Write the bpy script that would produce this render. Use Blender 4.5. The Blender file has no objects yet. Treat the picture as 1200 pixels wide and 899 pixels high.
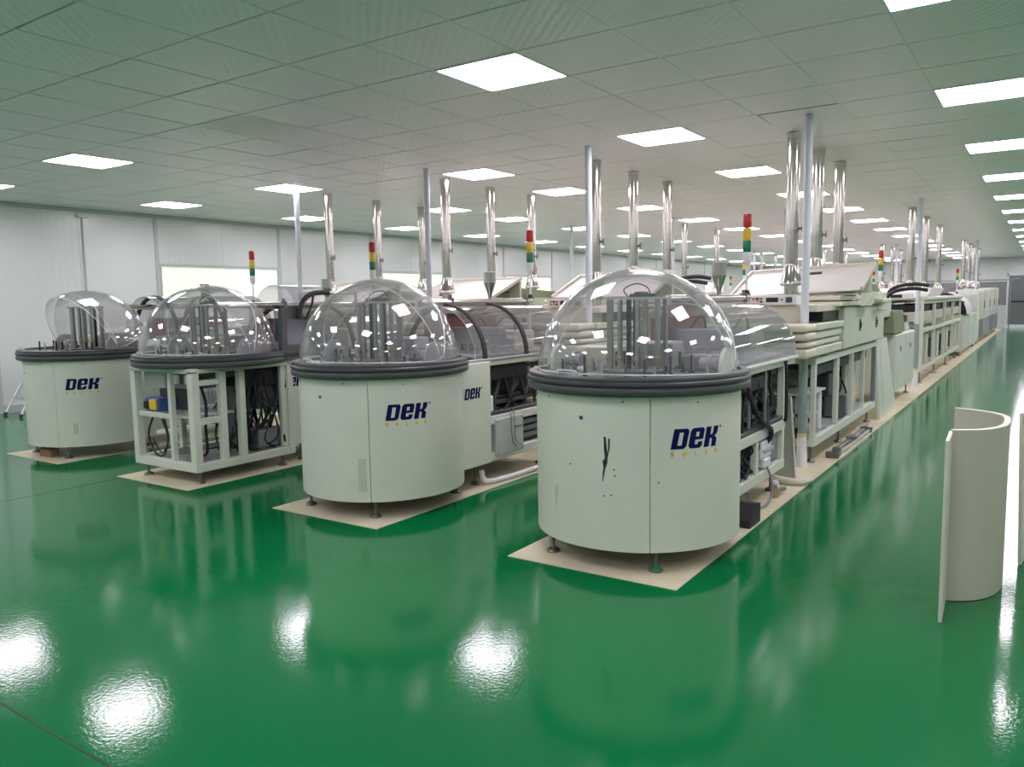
import bpy, bmesh, math, random
from mathutils import Vector, Matrix
random.seed(7)
R = math.radians
PI = math.pi
sc = bpy.context.scene
C = sc.collection

# ------------------------------------------------------------------ camera, light, exposure
CAM_H = 1.367
YAW, PITCH, ROLL, FPX = 0.59673, 0.10491, -0.01594, 921.3
fw = Vector((-math.sin(YAW)*math.cos(PITCH), math.cos(YAW)*math.cos(PITCH), -math.sin(PITCH)))
rt0 = Vector((math.cos(YAW), math.sin(YAW), 0)); up0 = rt0.cross(fw)
rt = math.cos(ROLL)*rt0 + math.sin(ROLL)*up0
up = -math.sin(ROLL)*rt0 + math.cos(ROLL)*up0
cam = bpy.data.cameras.new('camera'); cam.sensor_width = 36.0; cam.lens = FPX/1200*36
cam.clip_start = 0.05; cam.clip_end = 200
camo = bpy.data.objects.new('camera', cam); C.objects.link(camo)
camo.matrix_world = Matrix(((rt.x, up.x, -fw.x, 0), (rt.y, up.y, -fw.y, 0), (rt.z, up.z, -fw.z, CAM_H), (0, 0, 0, 1)))
sc.camera = camo
def pixel(p):
    d = Vector(p) - Vector((0, 0, CAM_H)); z = d.dot(fw)
    if z <= 0.05: return None
    return 600 + FPX*d.dot(rt)/z, 449.5 - FPX*d.dot(up)/z
w = bpy.data.worlds.new('world'); sc.world = w; w.use_nodes = True
w.node_tree.nodes['Background'].inputs[0].default_value = (0.02, 0.022, 0.02, 1)
sc.view_settings.view_transform = 'Standard'; sc.view_settings.look = 'None'
sc.view_settings.gamma = 1; sc.view_settings.use_curve_mapping = False
sc.view_settings.exposure = 0.0
LAMP = 22.0                       # strength of the ceiling panels
sc.cycles.transparent_max_bounces = 48
sc.cycles.max_bounces = 10; sc.cycles.diffuse_bounces = 5; sc.cycles.glossy_bounces = 5
sc.cycles.use_denoising = True
sc.cycles.sample_clamp_indirect = 8

# ------------------------------------------------------------------ room dimensions
H = 2.7507                        # ceiling height
GX, GY, TS = -3.7157, 1.9977, 0.6  # ceiling grid origin and tile size
XW, XR, YF, YB = -11.3, 4.08, -2.8, 36.8
XC = [-1.86, -3.785, -5.70, -7.61]  # centre of each machine line
LINE = ['nearest machine line', 'second machine line from the right', 'third machine line from the right', 'leftmost machine line']
CY = 3.97

# ------------------------------------------------------------------ materials
MATS = {}
def mat(name, col, rough=.5, metal=0., var=0., vscale=6., bump=0., bscale=40., spec=.5, coat=0.):
    m = bpy.data.materials.new(name); m.use_nodes = True
    nt = m.node_tree; b = nt.nodes['Principled BSDF']
    b.inputs['Base Color'].default_value = (*col, 1); b.inputs['Roughness'].default_value = rough
    b.inputs['Metallic'].default_value = metal; b.inputs['Specular IOR Level'].default_value = spec
    b.inputs['Coat Weight'].default_value = coat
    if var or bump:
        tc = nt.nodes.new('ShaderNodeTexCoord')
    if var:
        n = nt.nodes.new('ShaderNodeTexNoise'); n.inputs['Scale'].default_value = vscale; n.inputs['Detail'].default_value = 5
        nt.links.new(tc.outputs['Object'], n.inputs['Vector'])
        r = nt.nodes.new('ShaderNodeValToRGB')
        r.color_ramp.elements[0].position = .3; r.color_ramp.elements[1].position = .7
        r.color_ramp.elements[0].color = (*[c*(1-var) for c in col], 1)
        r.color_ramp.elements[1].color = (*[min(1, c*(1+var*.4)) for c in col], 1)
        nt.links.new(n.outputs['Fac'], r.inputs['Fac']); nt.links.new(r.outputs['Color'], b.inputs['Base Color'])
    if bump:
        n2 = nt.nodes.new('ShaderNodeTexNoise'); n2.inputs['Scale'].default_value = bscale; n2.inputs['Detail'].default_value = 3
        nt.links.new(tc.outputs['Object'], n2.inputs['Vector'])
        bp = nt.nodes.new('ShaderNodeBump'); bp.inputs['Strength'].default_value = bump; bp.inputs['Distance'].default_value = .01
        nt.links.new(n2.outputs['Fac'], bp.inputs['Height']); nt.links.new(bp.outputs['Normal'], b.inputs['Normal'])
    MATS[name] = m
    return m
mat('drum_paint', (.70, .735, .625), .38, var=.05, vscale=2.5)
mat('cream', (.70, .66, .54), .45, var=.06, vscale=3)
mat('cream_green', (.62, .66, .53), .45, var=.06, vscale=3)
mat('frame_paint', (.70, .73, .64), .42, var=.05, vscale=4)
mat('lid_white', (.69, .66, .63), .5, var=.03)
mat('olive', (.20, .235, .13), .5, var=.1)
mat('plate_grey', (.36, .40, .33), .45, var=.08)
mat('ring_grey', (.060, .066, .070), .42, var=.08, vscale=8)
mat('disc_grey', (.36, .36, .37), .4, var=.05)
mat('dark_grey', (.07, .075, .08), .5)
mat('mid_grey', (.22, .23, .24), .45, var=.1)
mat('box_grey', (.50, .53, .51), .45, var=.05)
mat('black', (.012, .012, .013), .45)
mat('rubber', (.018, .018, .019), .6)
mat('steel_table', (.15, .155, .155), .3, .6, var=.15, vscale=12)
mat('aluminium', (.62, .63, .63), .3, .9)
mat('column_metal', (.40, .41, .41), .28, .9)
mat('chrome', (.62, .585, .54), .15, 1., bump=.02, bscale=14)
mat('dark_steel', (.20, .20, .19), .35, .8)
mat('brass', (.45, .36, .2), .35, .7)
mat('foot_green', (.05, .18, .10), .4)
mat('white_plastic', (.78, .79, .80), .4)
mat('post_white', (.70, .73, .79), .55)
mat('post_sleeve', (.30, .37, .35), .45, var=.1)
mat('tape_yellow', (.72, .62, .25), .6)
mat('mat_vinyl', (.74, .66, .48), .45, var=.16, vscale=2.2)
mat('screen', (.07, .065, .11), .2)
mat('red_brown', (.27, .10, .09), .45)
mat('logo_blue', (.002, .002, .075), .6, spec=.2)
mat('logo_yellow', (.80, .55, .05), .5)
mat('dot_blue', (.02, .04, .25), .4)
mat('scratch', (.02, .025, .03), .7)
mat('tape_pale', (.58, .58, .46), .5)
mat('wood', (.32, .20, .11), .6, var=.2)
mat('yellow_paint', (.75, .55, .04), .4)
mat('blue_paint', (.05, .10, .35), .4)
mat('orange', (.7, .18, .05), .4)
mat('lamp_red', (.50, .02, .015), .25)
mat('lamp_yellow', (.75, .50, .03), .25)
mat('lamp_green', (.01, .19, .08), .25)
mat('wall_white', (.72, .74, .74), .22, var=.02)
mat('wall_trim', (.50, .53, .53), .4)
mat('door_grey', (.16, .175, .185), .4)
mat('ceiling_void', (.025, .027, .025), .9)
mat('runner', (.88, .86, .86), .4)
mat('unlit_panel', (.90, .87, .84), .5)
mat('cover_panel', (.56, .54, .44), .4, var=.04, vscale=3)
mat('cover_edge', (.70, .67, .58), .5)
mat('joint', (.001, .045, .016), .6)

def nodes_mat(name):
    m = bpy.data.materials.new(name); m.use_nodes = True
    nt = m.node_tree; MATS[name] = m
    return m, nt, nt.nodes, nt.links
# glossy green epoxy floor
m, nt, N, L = nodes_mat('epoxy_floor')
b = N['Principled BSDF']
tc = N.new('ShaderNodeTexCoord')
n1 = N.new('ShaderNodeTexNoise'); n1.inputs['Scale'].default_value = .8; n1.inputs['Detail'].default_value = 4
cr = N.new('ShaderNodeValToRGB')
cr.color_ramp.elements[0].position = .3; cr.color_ramp.elements[1].position = .7
cr.color_ramp.elements[0].color = (.001, .150, .042, 1); cr.color_ramp.elements[1].color = (.001, .172, .048, 1)
L.new(tc.outputs['Object'], n1.inputs['Vector']); L.new(n1.outputs['Fac'], cr.inputs['Fac']); L.new(cr.outputs['Color'], b.inputs['Base Color'])
n2 = N.new('ShaderNodeTexNoise'); n2.inputs['Scale'].default_value = 70; n2.inputs['Detail'].default_value = 2
n3 = N.new('ShaderNodeTexNoise'); n3.inputs['Scale'].default_value = 2.2; n3.inputs['Detail'].default_value = 2
L.new(tc.outputs['Object'], n2.inputs['Vector']); L.new(tc.outputs['Object'], n3.inputs['Vector'])
b2 = N.new('ShaderNodeBump'); b2.inputs['Strength'].default_value = .09; b2.inputs['Distance'].default_value = .004
b3 = N.new('ShaderNodeBump'); b3.inputs['Strength'].default_value = .06; b3.inputs['Distance'].default_value = .02
L.new(n2.outputs['Fac'], b2.inputs['Height']); L.new(n3.outputs['Fac'], b3.inputs['Height'])
L.new(b2.outputs['Normal'], b3.inputs['Normal']); L.new(b3.outputs['Normal'], b.inputs['Normal'])
b.inputs['Roughness'].default_value = .085; b.inputs['Specular IOR Level'].default_value = .36
# embossed ceiling tile
m, nt, N, L = nodes_mat('ceiling_tile')
b = N['Principled BSDF']; b.inputs['Base Color'].default_value = (.93, .86, .90, 1)
b.inputs['Roughness'].default_value = .34
geo = N.new('ShaderNodeNewGeometry')
wv = N.new('ShaderNodeTexWave'); wv.bands_direction = 'DIAGONAL'; wv.inputs['Scale'].default_value = 9; wv.inputs['Distortion'].default_value = 1.5
wv.inputs['Detail'].default_value = 1
L.new(geo.outputs['Position'], wv.inputs['Vector'])
nz = N.new('ShaderNodeTexNoise'); nz.inputs['Scale'].default_value = 30; L.new(geo.outputs['Position'], nz.inputs['Vector'])
mx = N.new('ShaderNodeMath'); mx.operation = 'ADD'
L.new(wv.outputs['Fac'], mx.inputs[0]); L.new(nz.outputs['Fac'], mx.inputs[1])
bp = N.new('ShaderNodeBump'); bp.inputs['Strength'].default_value = .16; bp.inputs['Distance'].default_value = .01
L.new(mx.outputs[0], bp.inputs['Height']); L.new(bp.outputs['Normal'], b.inputs['Normal'])
# ribbed white sandwich panel
m, nt, N, L = nodes_mat('wall_panel')
b = N['Principled BSDF']; b.inputs['Base Color'].default_value = (.70, .725, .72, 1); b.inputs['Roughness'].default_value = .24
geo = N.new('ShaderNodeNewGeometry'); sep = N.new('ShaderNodeSeparateXYZ'); L.new(geo.outputs['Position'], sep.inputs[0])
ad = N.new('ShaderNodeMath'); ad.operation = 'ADD'; L.new(sep.outputs[0], ad.inputs[0]); L.new(sep.outputs[1], ad.inputs[1])
ml = N.new('ShaderNodeMath'); ml.operation = 'MULTIPLY'; ml.inputs[1].default_value = 2*PI/.097; L.new(ad.outputs[0], ml.inputs[0])
sn = N.new('ShaderNodeMath'); sn.operation = 'SINE'; L.new(ml.outputs[0], sn.inputs[0])
bp = N.new('ShaderNodeBump'); bp.inputs['Strength'].default_value = .12; bp.inputs['Distance'].default_value = .004
L.new(sn.outputs[0], bp.inputs['Height']); L.new(bp.outputs['Normal'], b.inputs['Normal'])
# clear acrylic, thin shell of real thickness
def clear(name, tint, milk, glossr=.03):
    m, nt, N, L = nodes_mat(name)
    N.remove(N['Principled BSDF']); out = N['Material Output']
    tr = N.new('ShaderNodeBsdfTransparent'); tr.inputs[0].default_value = (*tint, 1)
    gl = N.new('ShaderNodeBsdfGlossy'); gl.inputs['Color'].default_value = (1, 1, 1, 1); gl.inputs['Roughness'].default_value = glossr
    df = N.new('ShaderNodeBsdfDiffuse'); df.inputs[0].default_value = (.8, .8, .82, 1)
    lw = N.new('ShaderNodeLayerWeight'); lw.inputs['Blend'].default_value = .5
    pw = N.new('ShaderNodeMath'); pw.operation = 'POWER'; pw.inputs[1].default_value = 4.0; L.new(lw.outputs['Facing'], pw.inputs[0])
    ma = N.new('ShaderNodeMath'); ma.operation = 'MULTIPLY_ADD'; ma.inputs[1].default_value = .75; ma.inputs[2].default_value = .045
    L.new(pw.outputs[0], ma.inputs[0])
    m1 = N.new('ShaderNodeMixShader'); m1.inputs[0].default_value = milk
    L.new(tr.outputs[0], m1.inputs[1]); L.new(df.outputs[0], m1.inputs[2])
    m2 = N.new('ShaderNodeMixShader'); L.new(ma.outputs[0], m2.inputs[0]); L.new(m1.outputs[0], m2.inputs[1]); L.new(gl.outputs[0], m2.inputs[2])
    L.new(m2.outputs[0], out.inputs['Surface'])
clear('acrylic', (.975, .975, .98), .04)
clear('acrylic_smoke', (.86, .86, .88), .045)
mat('acrylic_edge', (.82, .84, .85), .25)
# lamp diffuser and the lit rooms behind the wall windows
def emit(name, col, s):
    m, nt, N, L = nodes_mat(name)
    b = N['Principled BSDF']; b.inputs['Base Color'].default_value = (.8, .8, .8, 1)
    b.inputs['Emission Color'].default_value = (*col, 1); b.inputs['Emission Strength'].default_value = s
emit('diffuser', (1, .905, 1), LAMP)
emit('lit_window', (.80, .86, .66), .55)
emit('red_led', (1, .12, .05), .5)

# ------------------------------------------------------------------ mesh helpers
class MB:
    def __init__(s): s.v, s.f, s.m = [], [], []
    def add(s, vs, fs, mi=0):
        o = len(s.v); s.v += [tuple(q) for q in vs]
        s.f += [tuple(i+o for i in q) for q in fs]; s.m += [mi]*len(fs); return s
    def box(s, x0, x1, y0, y1, z0, z1, b=0, mi=0, seg=1):
        if b <= 0:
            return s.add([(x0,y0,z0),(x1,y0,z0),(x1,y1,z0),(x0,y1,z0),(x0,y0,z1),(x1,y0,z1),(x1,y1,z1),(x0,y1,z1)],
                         [(3,2,1,0),(4,5,6,7),(0,1,5,4),(1,2,6,5),(2,3,7,6),(3,0,4,7)], mi)
        bm = bmesh.new(); bmesh.ops.create_cube(bm, size=1)
        for q in bm.verts: q.co = Vector(((x0+x1)/2+q.co.x*(x1-x0), (y0+y1)/2+q.co.y*(y1-y0), (z0+z1)/2+q.co.z*(z1-z0)))
        b = min(b, .45*min(abs(x1-x0), abs(y1-y0), abs(z1-z0)))
        bmesh.ops.bevel(bm, geom=bm.edges[:], offset=b, segments=seg, affect='EDGES', profile=.5)
        bm.verts.index_update()
        s.add([q.co for q in bm.verts], [[q.index for q in f.verts] for f in bm.faces], mi); bm.free(); return s
    def cyl(s, p0, p1, r0, r1=None, n=16, mi=0, caps=True):
        p0, p1 = Vector(p0), Vector(p1); r1 = r0 if r1 is None else r1
        d = (p1-p0).normalized(); a = d.orthogonal().normalized(); c = d.cross(a)
        vs = []
        for p, r in ((p0, r0), (p1, r1)):
            for k in range(n):
                t = 2*PI*k/n; vs.append(p + r*(math.cos(t)*a + math.sin(t)*c))
        fs = [(k, (k+1) % n, n+(k+1) % n, n+k) for k in range(n)]
        if caps: fs += [tuple(range(n-1, -1, -1)), tuple(range(n, 2*n))]
        return s.add(vs, fs, mi)
    def lathe(s, prof, cx=0, cy=0, n=24, mi=0):
        vs = [(cx+r*math.cos(2*PI*k/n), cy+r*math.sin(2*PI*k/n), z) for r, z in prof for k in range(n)]
        fs = [(i*n+k, i*n+(k+1) % n, (i+1)*n+(k+1) % n, (i+1)*n+k) for i in range(len(prof)-1) for k in range(n)]
        fs += [tuple(range(n-1, -1, -1)), tuple(range((len(prof)-1)*n, len(prof)*n))]
        return s.add(vs, fs, mi)
    def tube(s, pts, r, n=7, mi=0, smooth=4):
        P = [Vector(p) for p in pts]
        if smooth and len(P) > 2:
            Q = []
            for i in range(len(P)-1):
                a, b, c, d = P[max(i-1, 0)], P[i], P[i+1], P[min(i+2, len(P)-1)]
                for k in range(smooth):
                    t = k/smooth
                    Q.append(.5*((2*b)+(c-a)*t+(2*a-5*b+4*c-d)*t*t+(3*b-a-3*c+d)*t**3))
            Q.append(P[-1]); P = Q
        vs = []; ax = None
        for i, p in enumerate(P):
            d = (P[min(i+1, len(P)-1)]-P[max(i-1, 0)])
            d = d.normalized() if d.length > 1e-9 else Vector((0, 0, 1))
            ax = d.orthogonal().normalized() if ax is None else (ax-d*ax.dot(d))
            ax = ax.normalized() if ax.length > 1e-6 else d.orthogonal().normalized()
            c = d.cross(ax)
            vs += [p+r*(math.cos(2*PI*k/n)*ax+math.sin(2*PI*k/n)*c) for k in range(n)]
        fs = [(i*n+k, i*n+(k+1) % n, (i+1)*n+(k+1) % n, (i+1)*n+k) for i in range(len(P)-1) for k in range(n)]
        fs += [tuple(range(n-1, -1, -1)), tuple(range((len(P)-1)*n, len(P)*n))]
        return s.add(vs, fs, mi)
    def sweep(s, path, prof, mi=0):
        """path: 2-D points walked so that the outside lies to the right; prof: closed loop of (outward, z)"""
        n = len(prof); vs = []
        for i, p in enumerate(path):
            a, b = path[max(i-1, 0)], path[min(i+1, len(path)-1)]
            d = Vector((b[0]-a[0], b[1]-a[1])).normalized(); nx, ny = d.y, -d.x
            vs += [(p[0]+nx*o, p[1]+ny*o, z) for o, z in prof]
        fs = [(i*n+k, i*n+(k+1) % n, (i+1)*n+(k+1) % n, (i+1)*n+k) for i in range(len(path)-1) for k in range(n)]
        fs += [tuple(range(n-1, -1, -1)), tuple(range((len(path)-1)*n, len(path)*n))]
        return s.add(vs, fs, mi)
    def prism(s, poly, f0, f1, mi=0):
        """poly: 2-D loop; f0, f1 map a 2-D point to 3-D on the two faces"""
        n = len(poly)
        return s.add([f0(*q) for q in poly]+[f1(*q) for q in poly],
                     [tuple(range(n-1, -1, -1)), tuple(range(n, 2*n))]+[(k, (k+1) % n, n+(k+1) % n, n+k) for k in range(n)], mi)
    def xf(s, M): s.v = [tuple(M @ Vector(q)) for q in s.v]; return s
    def build(s, name, mats, parent=None, org=(0, 0, 0), sharp=33, fix=True):
        me = bpy.data.meshes.new(name)
        me.from_pydata([(x-org[0], y-org[1], z-org[2]) for x, y, z in s.v], [], s.f)
        for q in ([mats] if isinstance(mats, str) else mats): me.materials.append(MATS[q])
        me.polygons.foreach_set('material_index', s.m)
        if fix:
            bm = bmesh.new(); bm.from_mesh(me); bmesh.ops.recalc_face_normals(bm, faces=bm.faces[:]); bm.to_mesh(me); bm.free()
        me.polygons.foreach_set('use_smooth', [True]*len(me.polygons)); me.set_sharp_from_angle(angle=R(sharp)); me.update()
        o = bpy.data.objects.new(name, me); C.objects.link(o)
        if parent: o.parent = parent
        return o
def tag(o, label=None, cat=None, group=None, kind=None):
    if label: o['label'] = label
    if cat: o['category'] = cat
    if group: o['group'] = group
    if kind: o['kind'] = kind
    return o
def thing(name, label, cat, loc=(0, 0, 0), group=None):
    o = bpy.data.objects.new(name, None); C.objects.link(o); o.empty_display_size = .1; o.location = loc
    return tag(o, label, cat, group)
def copy_tree(o, parent=None):
    c = o.copy(); C.objects.link(c)
    if parent: c.parent = parent
    for ch in list(o.children): copy_tree(ch, c)
    return c
def place(root, loc, label, group=None):
    c = copy_tree(root); c.location = loc; c['label'] = label
    if group: c['group'] = group
    return c
class Part:
    """builder of parts in line coordinates (x from the line's centre, y and z of the room), stored relative to the thing's base"""
    def __init__(s, root, y0): s.root, s.org = root, (0, y0, 0)
    def __call__(s, mb, name, mats, parent=None, label=None, **k):
        o = mb.build(name, mats, parent or s.root, s.org, **k)
        if label: o['label'] = label
        return o

# ------------------------------------------------------------------ the room
fl = MB().box(XW-.1, XR+.1, YF-.1, YB+.1, -.1, 0).build('floor', 'epoxy_floor'); tag(fl, kind='structure')
j = MB()
j.box(XW, XR, 1.146, 1.154, 0.0001, .0009); j.build('floor_joint', 'joint', fl)
MB().box(-6.103, -6.097, 1.16, 3.37, .0001, .0009).build('floor_joint', 'joint', fl)
cl = MB().box(XW-.1, XR+.1, YF-.1, YB+.1, H+.014, H+.12).build('ceiling', 'ceiling_void'); tag(cl, kind='structure')
i0, i1 = math.floor((XW-GX)/TS), math.ceil((XR-GX)/TS)
j0, j1 = math.floor((YF-GY)/TS), math.ceil((YB-GY)/TS)
LIT = {}
for ci in (-11, -7, -3, 1, 5, 9):
    for k in range(-2, 14):
        cj = 3+4*k
        if ci == -3 and cj == 7: cj = 8
        if ci == -7 and cj == 11: cj = 12
        if GY+cj*TS+TS < YB and GY+cj*TS > YF: LIT[(ci, cj)] = k
cells = [(a, b) for a in range(i0, i1) for b in range(j0, j1) if (a, b) not in LIT]
def cell_c(a, b): return GX+(a+.5)*TS, GY+(b+.5)*TS
near = []
for a, b in cells:
    x, y = cell_c(a, b); q = pixel((x, y, H))
    if q and -40 < q[0] < 1240 and -40 < q[1] < 400 and y > 0 and XW+.3 < x < XR-.3: near.append((math.hypot(x, y), a, b))
near = sorted(near)[:298]
NEAR = {(a, b) for _, a, b in near}
g = .0042
tile0 = MB().box(-TS/2+g, TS/2-g, -TS/2+.0065, TS/2-.0065, 0, .012).build('ceiling_tile', 'ceiling_tile', cl)
first = True
PT = (math.floor((XC[0]+.29-GX)/TS), math.floor((6.45-GY)/TS))
for _, a, b in near:
    t = tile0 if first else tile0.copy()
    if not first: C.objects.link(t); t.parent = cl
    first = False
    x, y = cell_c(a, b); t.location = (x, y, H+random.uniform(-.0008, .0008))
    if (a, b) == PT: t.rotation_euler = (R(-2.6), 0, 0); t.location.z = H+.004
    else: t.rotation_euler = (R(random.uniform(-.22, .22)), R(random.uniform(-.08, .08)), 0)
rest = MB()
for a, b in cells:
    if (a, b) in NEAR: continue
    x, y = cell_c(a, b)
    xa, xb = max(x-TS/2+g, XW), min(x+TS/2-g, XR)
    ya, yb = max(y-TS/2+g, YF), min(y+TS/2-g, YB)
    if xb > xa and yb > ya: rest.box(xa, xb, ya, yb, H, H+.012)
tag(rest.build('ceiling_tile_field', 'ceiling_tile', cl, fix=False), kind='stuff')
for a in range(i0+1, i1):
    x = GX+a*TS
    MB().box(x-.006, x+.006, YF, YB, H-.0025, H+.013).build('grid_runner', 'runner', cl, fix=False)
# ceiling lamps
lp = thing('ceiling_light', '', 'ceiling light')
fr = MB(); o_, i_ = .296, .283
fr.box(-o_, o_, -o_, -i_, -.006, .01).box(-o_, o_, i_, o_, -.006, .01).box(-o_, -i_, -i_, i_, -.006, .01).box(i_, o_, -i_, i_, -.006, .01)
fr.build('frame', 'white_plastic', lp); MB().box(-i_, i_, -i_, i_, -.003, .008).build('diffuser', 'diffuser', lp)
lpu = thing('ceiling_light', '', 'ceiling light')
f3 = MB(); o_ = .2985
f3.box(-o_, o_, -o_, -i_, -.002, .01).box(-o_, o_, i_, o_, -.002, .01).box(-o_, -i_, -i_, i_, -.002, .01).box(i_, o_, -i_, i_, -.002, .01)
f3.build('frame', 'unlit_panel', lpu)
MB().box(-i_, i_, -i_, i_, -.003, .008).build('diffuser', 'unlit_panel', lpu)
COLN = {5: 'in the rightmost row above the empty aisle', 1: 'in the row between the two nearest machine lines',
        -3: 'in the row over the third machine line', -7: 'in the row over the leftmost machine line', -11: 'in the row beside the left wall', 9: 'out of view on the right'}
ORD = ['nearest', 'second nearest', 'third nearest', 'fourth nearest', 'fifth nearest', 'sixth nearest']
used = False
for (ci, cj), k in sorted(LIT.items()):
    x, y = cell_c(ci, cj); q = pixel((x, y, H)); dead = (ci, cj) == (-3, 3)
    if dead: o = lpu
    elif not used: o = lp; used = True
    else: o = copy_tree(lp)
    o.location = (x, y, H)
    seen = q and -20 < q[0] < 1220 and -20 < q[1] < 899
    grp = None
    if dead: lab = 'unlit square ceiling light panel above the leftmost drums'
    elif not seen: lab = 'lit square ceiling panel beyond the edge of the picture'; grp = 'ceiling lights out of the picture'
    elif k < 6: lab = 'lit square ceiling panel, %s one %s' % (ORD[k], COLN[ci])
    else: lab = 'small far lit ceiling panel %s' % COLN[ci]; grp = 'far ceiling lights ' + COLN[ci]
    tag(o, lab, 'ceiling light', grp)

# walls: white sandwich panels between trims, windows in every second bay of the left wall
def wall(name, mb): return tag(mb.build(name, 'wall_trim'), kind='structure')
wl = wall('wall_left', MB().box(XW-.12, XW-.02, YF-.1, YB+.1, 0, H+.02))
BAY0, BAY = 0.04, 2.33
nwin = 0
k = -2
while BAY0+k*BAY < YB:
    a, b_ = max(BAY0+k*BAY, YF), min(BAY0+(k+1)*BAY, YB)
    MB().box(XW-.02, XW+.012, a-.028, a+.028, 0, H-.0).build('panel_trim', 'wall_trim', wl)
    win = k >= 3 and (k-3) % 2 == 0
    segs = [(.1, .95), (2.02, H)] if win else [(.1, H)]
    for z0, z1 in segs:
        mid = (a+b_)/2
        for p0, p1 in ((a+.03, mid-.0015), (mid+.0015, b_-.03)):
            MB().box(XW-.02, XW, p0, p1, z0, z1).build('wall_panel', 'wall_panel', wl)
    if win:
        nwin += 1
        wo = thing('window_%d' % nwin, None, None, (XW, (a+b_)/2, 0)); tag(wo, kind='structure')
        y0, y1 = a+.03-(a+b_)/2, b_-.03-(a+b_)/2
        fm = MB()
        fm.box(-.02, .014, y0, y1, 1.975, 2.02).box(-.02, .014, y0, y1, .95, .99).box(-.02, .014, y0, y0+.03, .99, 1.975).box(-.02, .014, y1-.03, y1, .99, 1.975)
        fm.build('window_frame', 'wall_trim', wo)
        MB().box(-.015, -.008, y0+.03, y1-.03, .99, 1.975).build('pane', 'lit_window', wo)
    k += 1
tag(MB().box(XW, XW+.03, YF, YB, 0, .1).build('baseboard_left', 'wall_trim'), kind='structure')
tag(MB().box(XW, XW+.05, YF, YB, H-.05, H-.002).build('trim_1', 'wall_trim'), kind='structure')
wb = wall('wall_back', MB().box(XW-.1, XR+.1, YB+.02, YB+.12, 0, H+.02))
x = XW
while x < XR-.01:
    x1 = min(x+1.165, XR)
    if not (-1.3 < (x+x1)/2 < 1.0):
        MB().box(x+.003, x1-.003, YB, YB+.02, 0, H).build('wall_panel', 'wall_panel', wb)
    else:
        MB().box(x+.003, x1-.003, YB, YB+.02, 2.12, H).build('wall_panel', 'wall_panel', wb)
    x = x1
wr = wall('wall_right', MB().box(XR+.02, XR+.12, YF-.1, YB+.1, 0, H+.02))
y = YF
while y < YB-.01:
    y1 = min(y+1.165, YB); MB().box(XR, XR+.02, y+.002, y1-.002, 0, H).build('wall_panel', 'wall_panel', wr); y = y1
wf = wall('wall_front', MB().box(XW-.1, XR+.1, YF-.12, YF-.02, 0, H+.02))
x = XW
while x < XR-.01:
    x1 = min(x+1.165, XR); MB().box(x+.002, x1-.002, YF-.02, YF, 0, H).build('wall_panel', 'wall_panel', wf); x = x1
dr = tag(thing('door_1', None, None, (-.05, YB, 0)), kind='structure')
MB().box(-1.3, -1.22, -.06, .02, 0, 2.12).box(1.0, 1.08, -.06, .02, 0, 2.12).box(-1.3, 1.08, -.06, .02, 2.04, 2.12).build('door_frame', 'white_plastic', dr)
for a, b_ in ((-1.21, -.115), (-.105, .99)):
    lf = MB().box(a, b_, -.03, .015, .12, 2.03, .01).build('door_leaf', 'door_grey', dr)
    MB().box(a+.05, b_-.05, -.05, -.03, 1.0, 1.05, .008).build('push_bar', 'black', lf)
MB().box(-1.22, 1.0, -.05, .015, 0, .12).build('threshold', 'white_plastic', dr)
cd = thing('wall_conduit', 'thin vertical conduit with small box on the left wall', 'conduit', (XW, 5.92, 0))
MB().cyl((.02, 0, .1), (.02, 0, H-.13), .011, n=8).build('pipe', 'wall_trim', cd)
MB().box(0, .06, -.075, .075, H-.13, H-.08, .008).build('junction_box', 'white_plastic', cd)

# ------------------------------------------------------------------ vinyl mats under the lines
for k, xc in enumerate(XC):
    y0 = 3.376
    mo = MB().box(-.48, .48, 0, 35.2-y0, 0.0004, .004).build('floor_mat', 'mat_vinyl'); mo.location = (xc, y0, 0)
    tag(mo, ['beige vinyl floor mat under the nearest machine line', 'beige vinyl floor mat under the second machine line from the right',
             'beige vinyl floor mat under the open-framed drum line', 'beige vinyl floor mat under the leftmost machine line'][k], 'mat', 'floor mats under the machine lines')

# ------------------------------------------------------------------ lettering
def letters():
    D = [[(0,0),(.36,0),(.36,1),(0,1)], [(.36,.82),(.62,.82),(.62,1),(.36,1)], [(.36,0),(.62,0),(.62,.18),(.36,.18)],
         [(.62,0),(.78,0),(.93,.14),(.95,.86),(.84,1),(.62,1)]]
    E = [[(0,.13),(.12,0),(.38,0),(.38,1),(.15,1),(0,.87)], [(.38,.80),(.60,.80),(.60,1),(.38,1)], [(.60,.42),(.92,.42),(.94,.88),(.82,1),(.60,1)],
         [(.38,.42),(.60,.42),(.60,.57),(.38,.57)], [(.38,0),(.78,0),(.90,.12),(.90,.19),(.38,.19)], [(.60,.19),(.90,.19),(.90,.31),(.60,.31)]]
    K = [[(0,0),(.37,0),(.37,1),(0,1)], [(.37,.42),(.52,.42),(.72,.5),(.52,.60),(.37,.60)], [(.52,.60),(.72,.5),(.86,.60),(.94,.72),(.94,1),(.57,1),(.57,.72)],
         [(.52,.42),(.57,.34),(.57,0),(.93,0),(.93,.34),(.86,.44),(.72,.5)]]
    return (D, 0), (E, 1.06), (K, 2.12)
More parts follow.
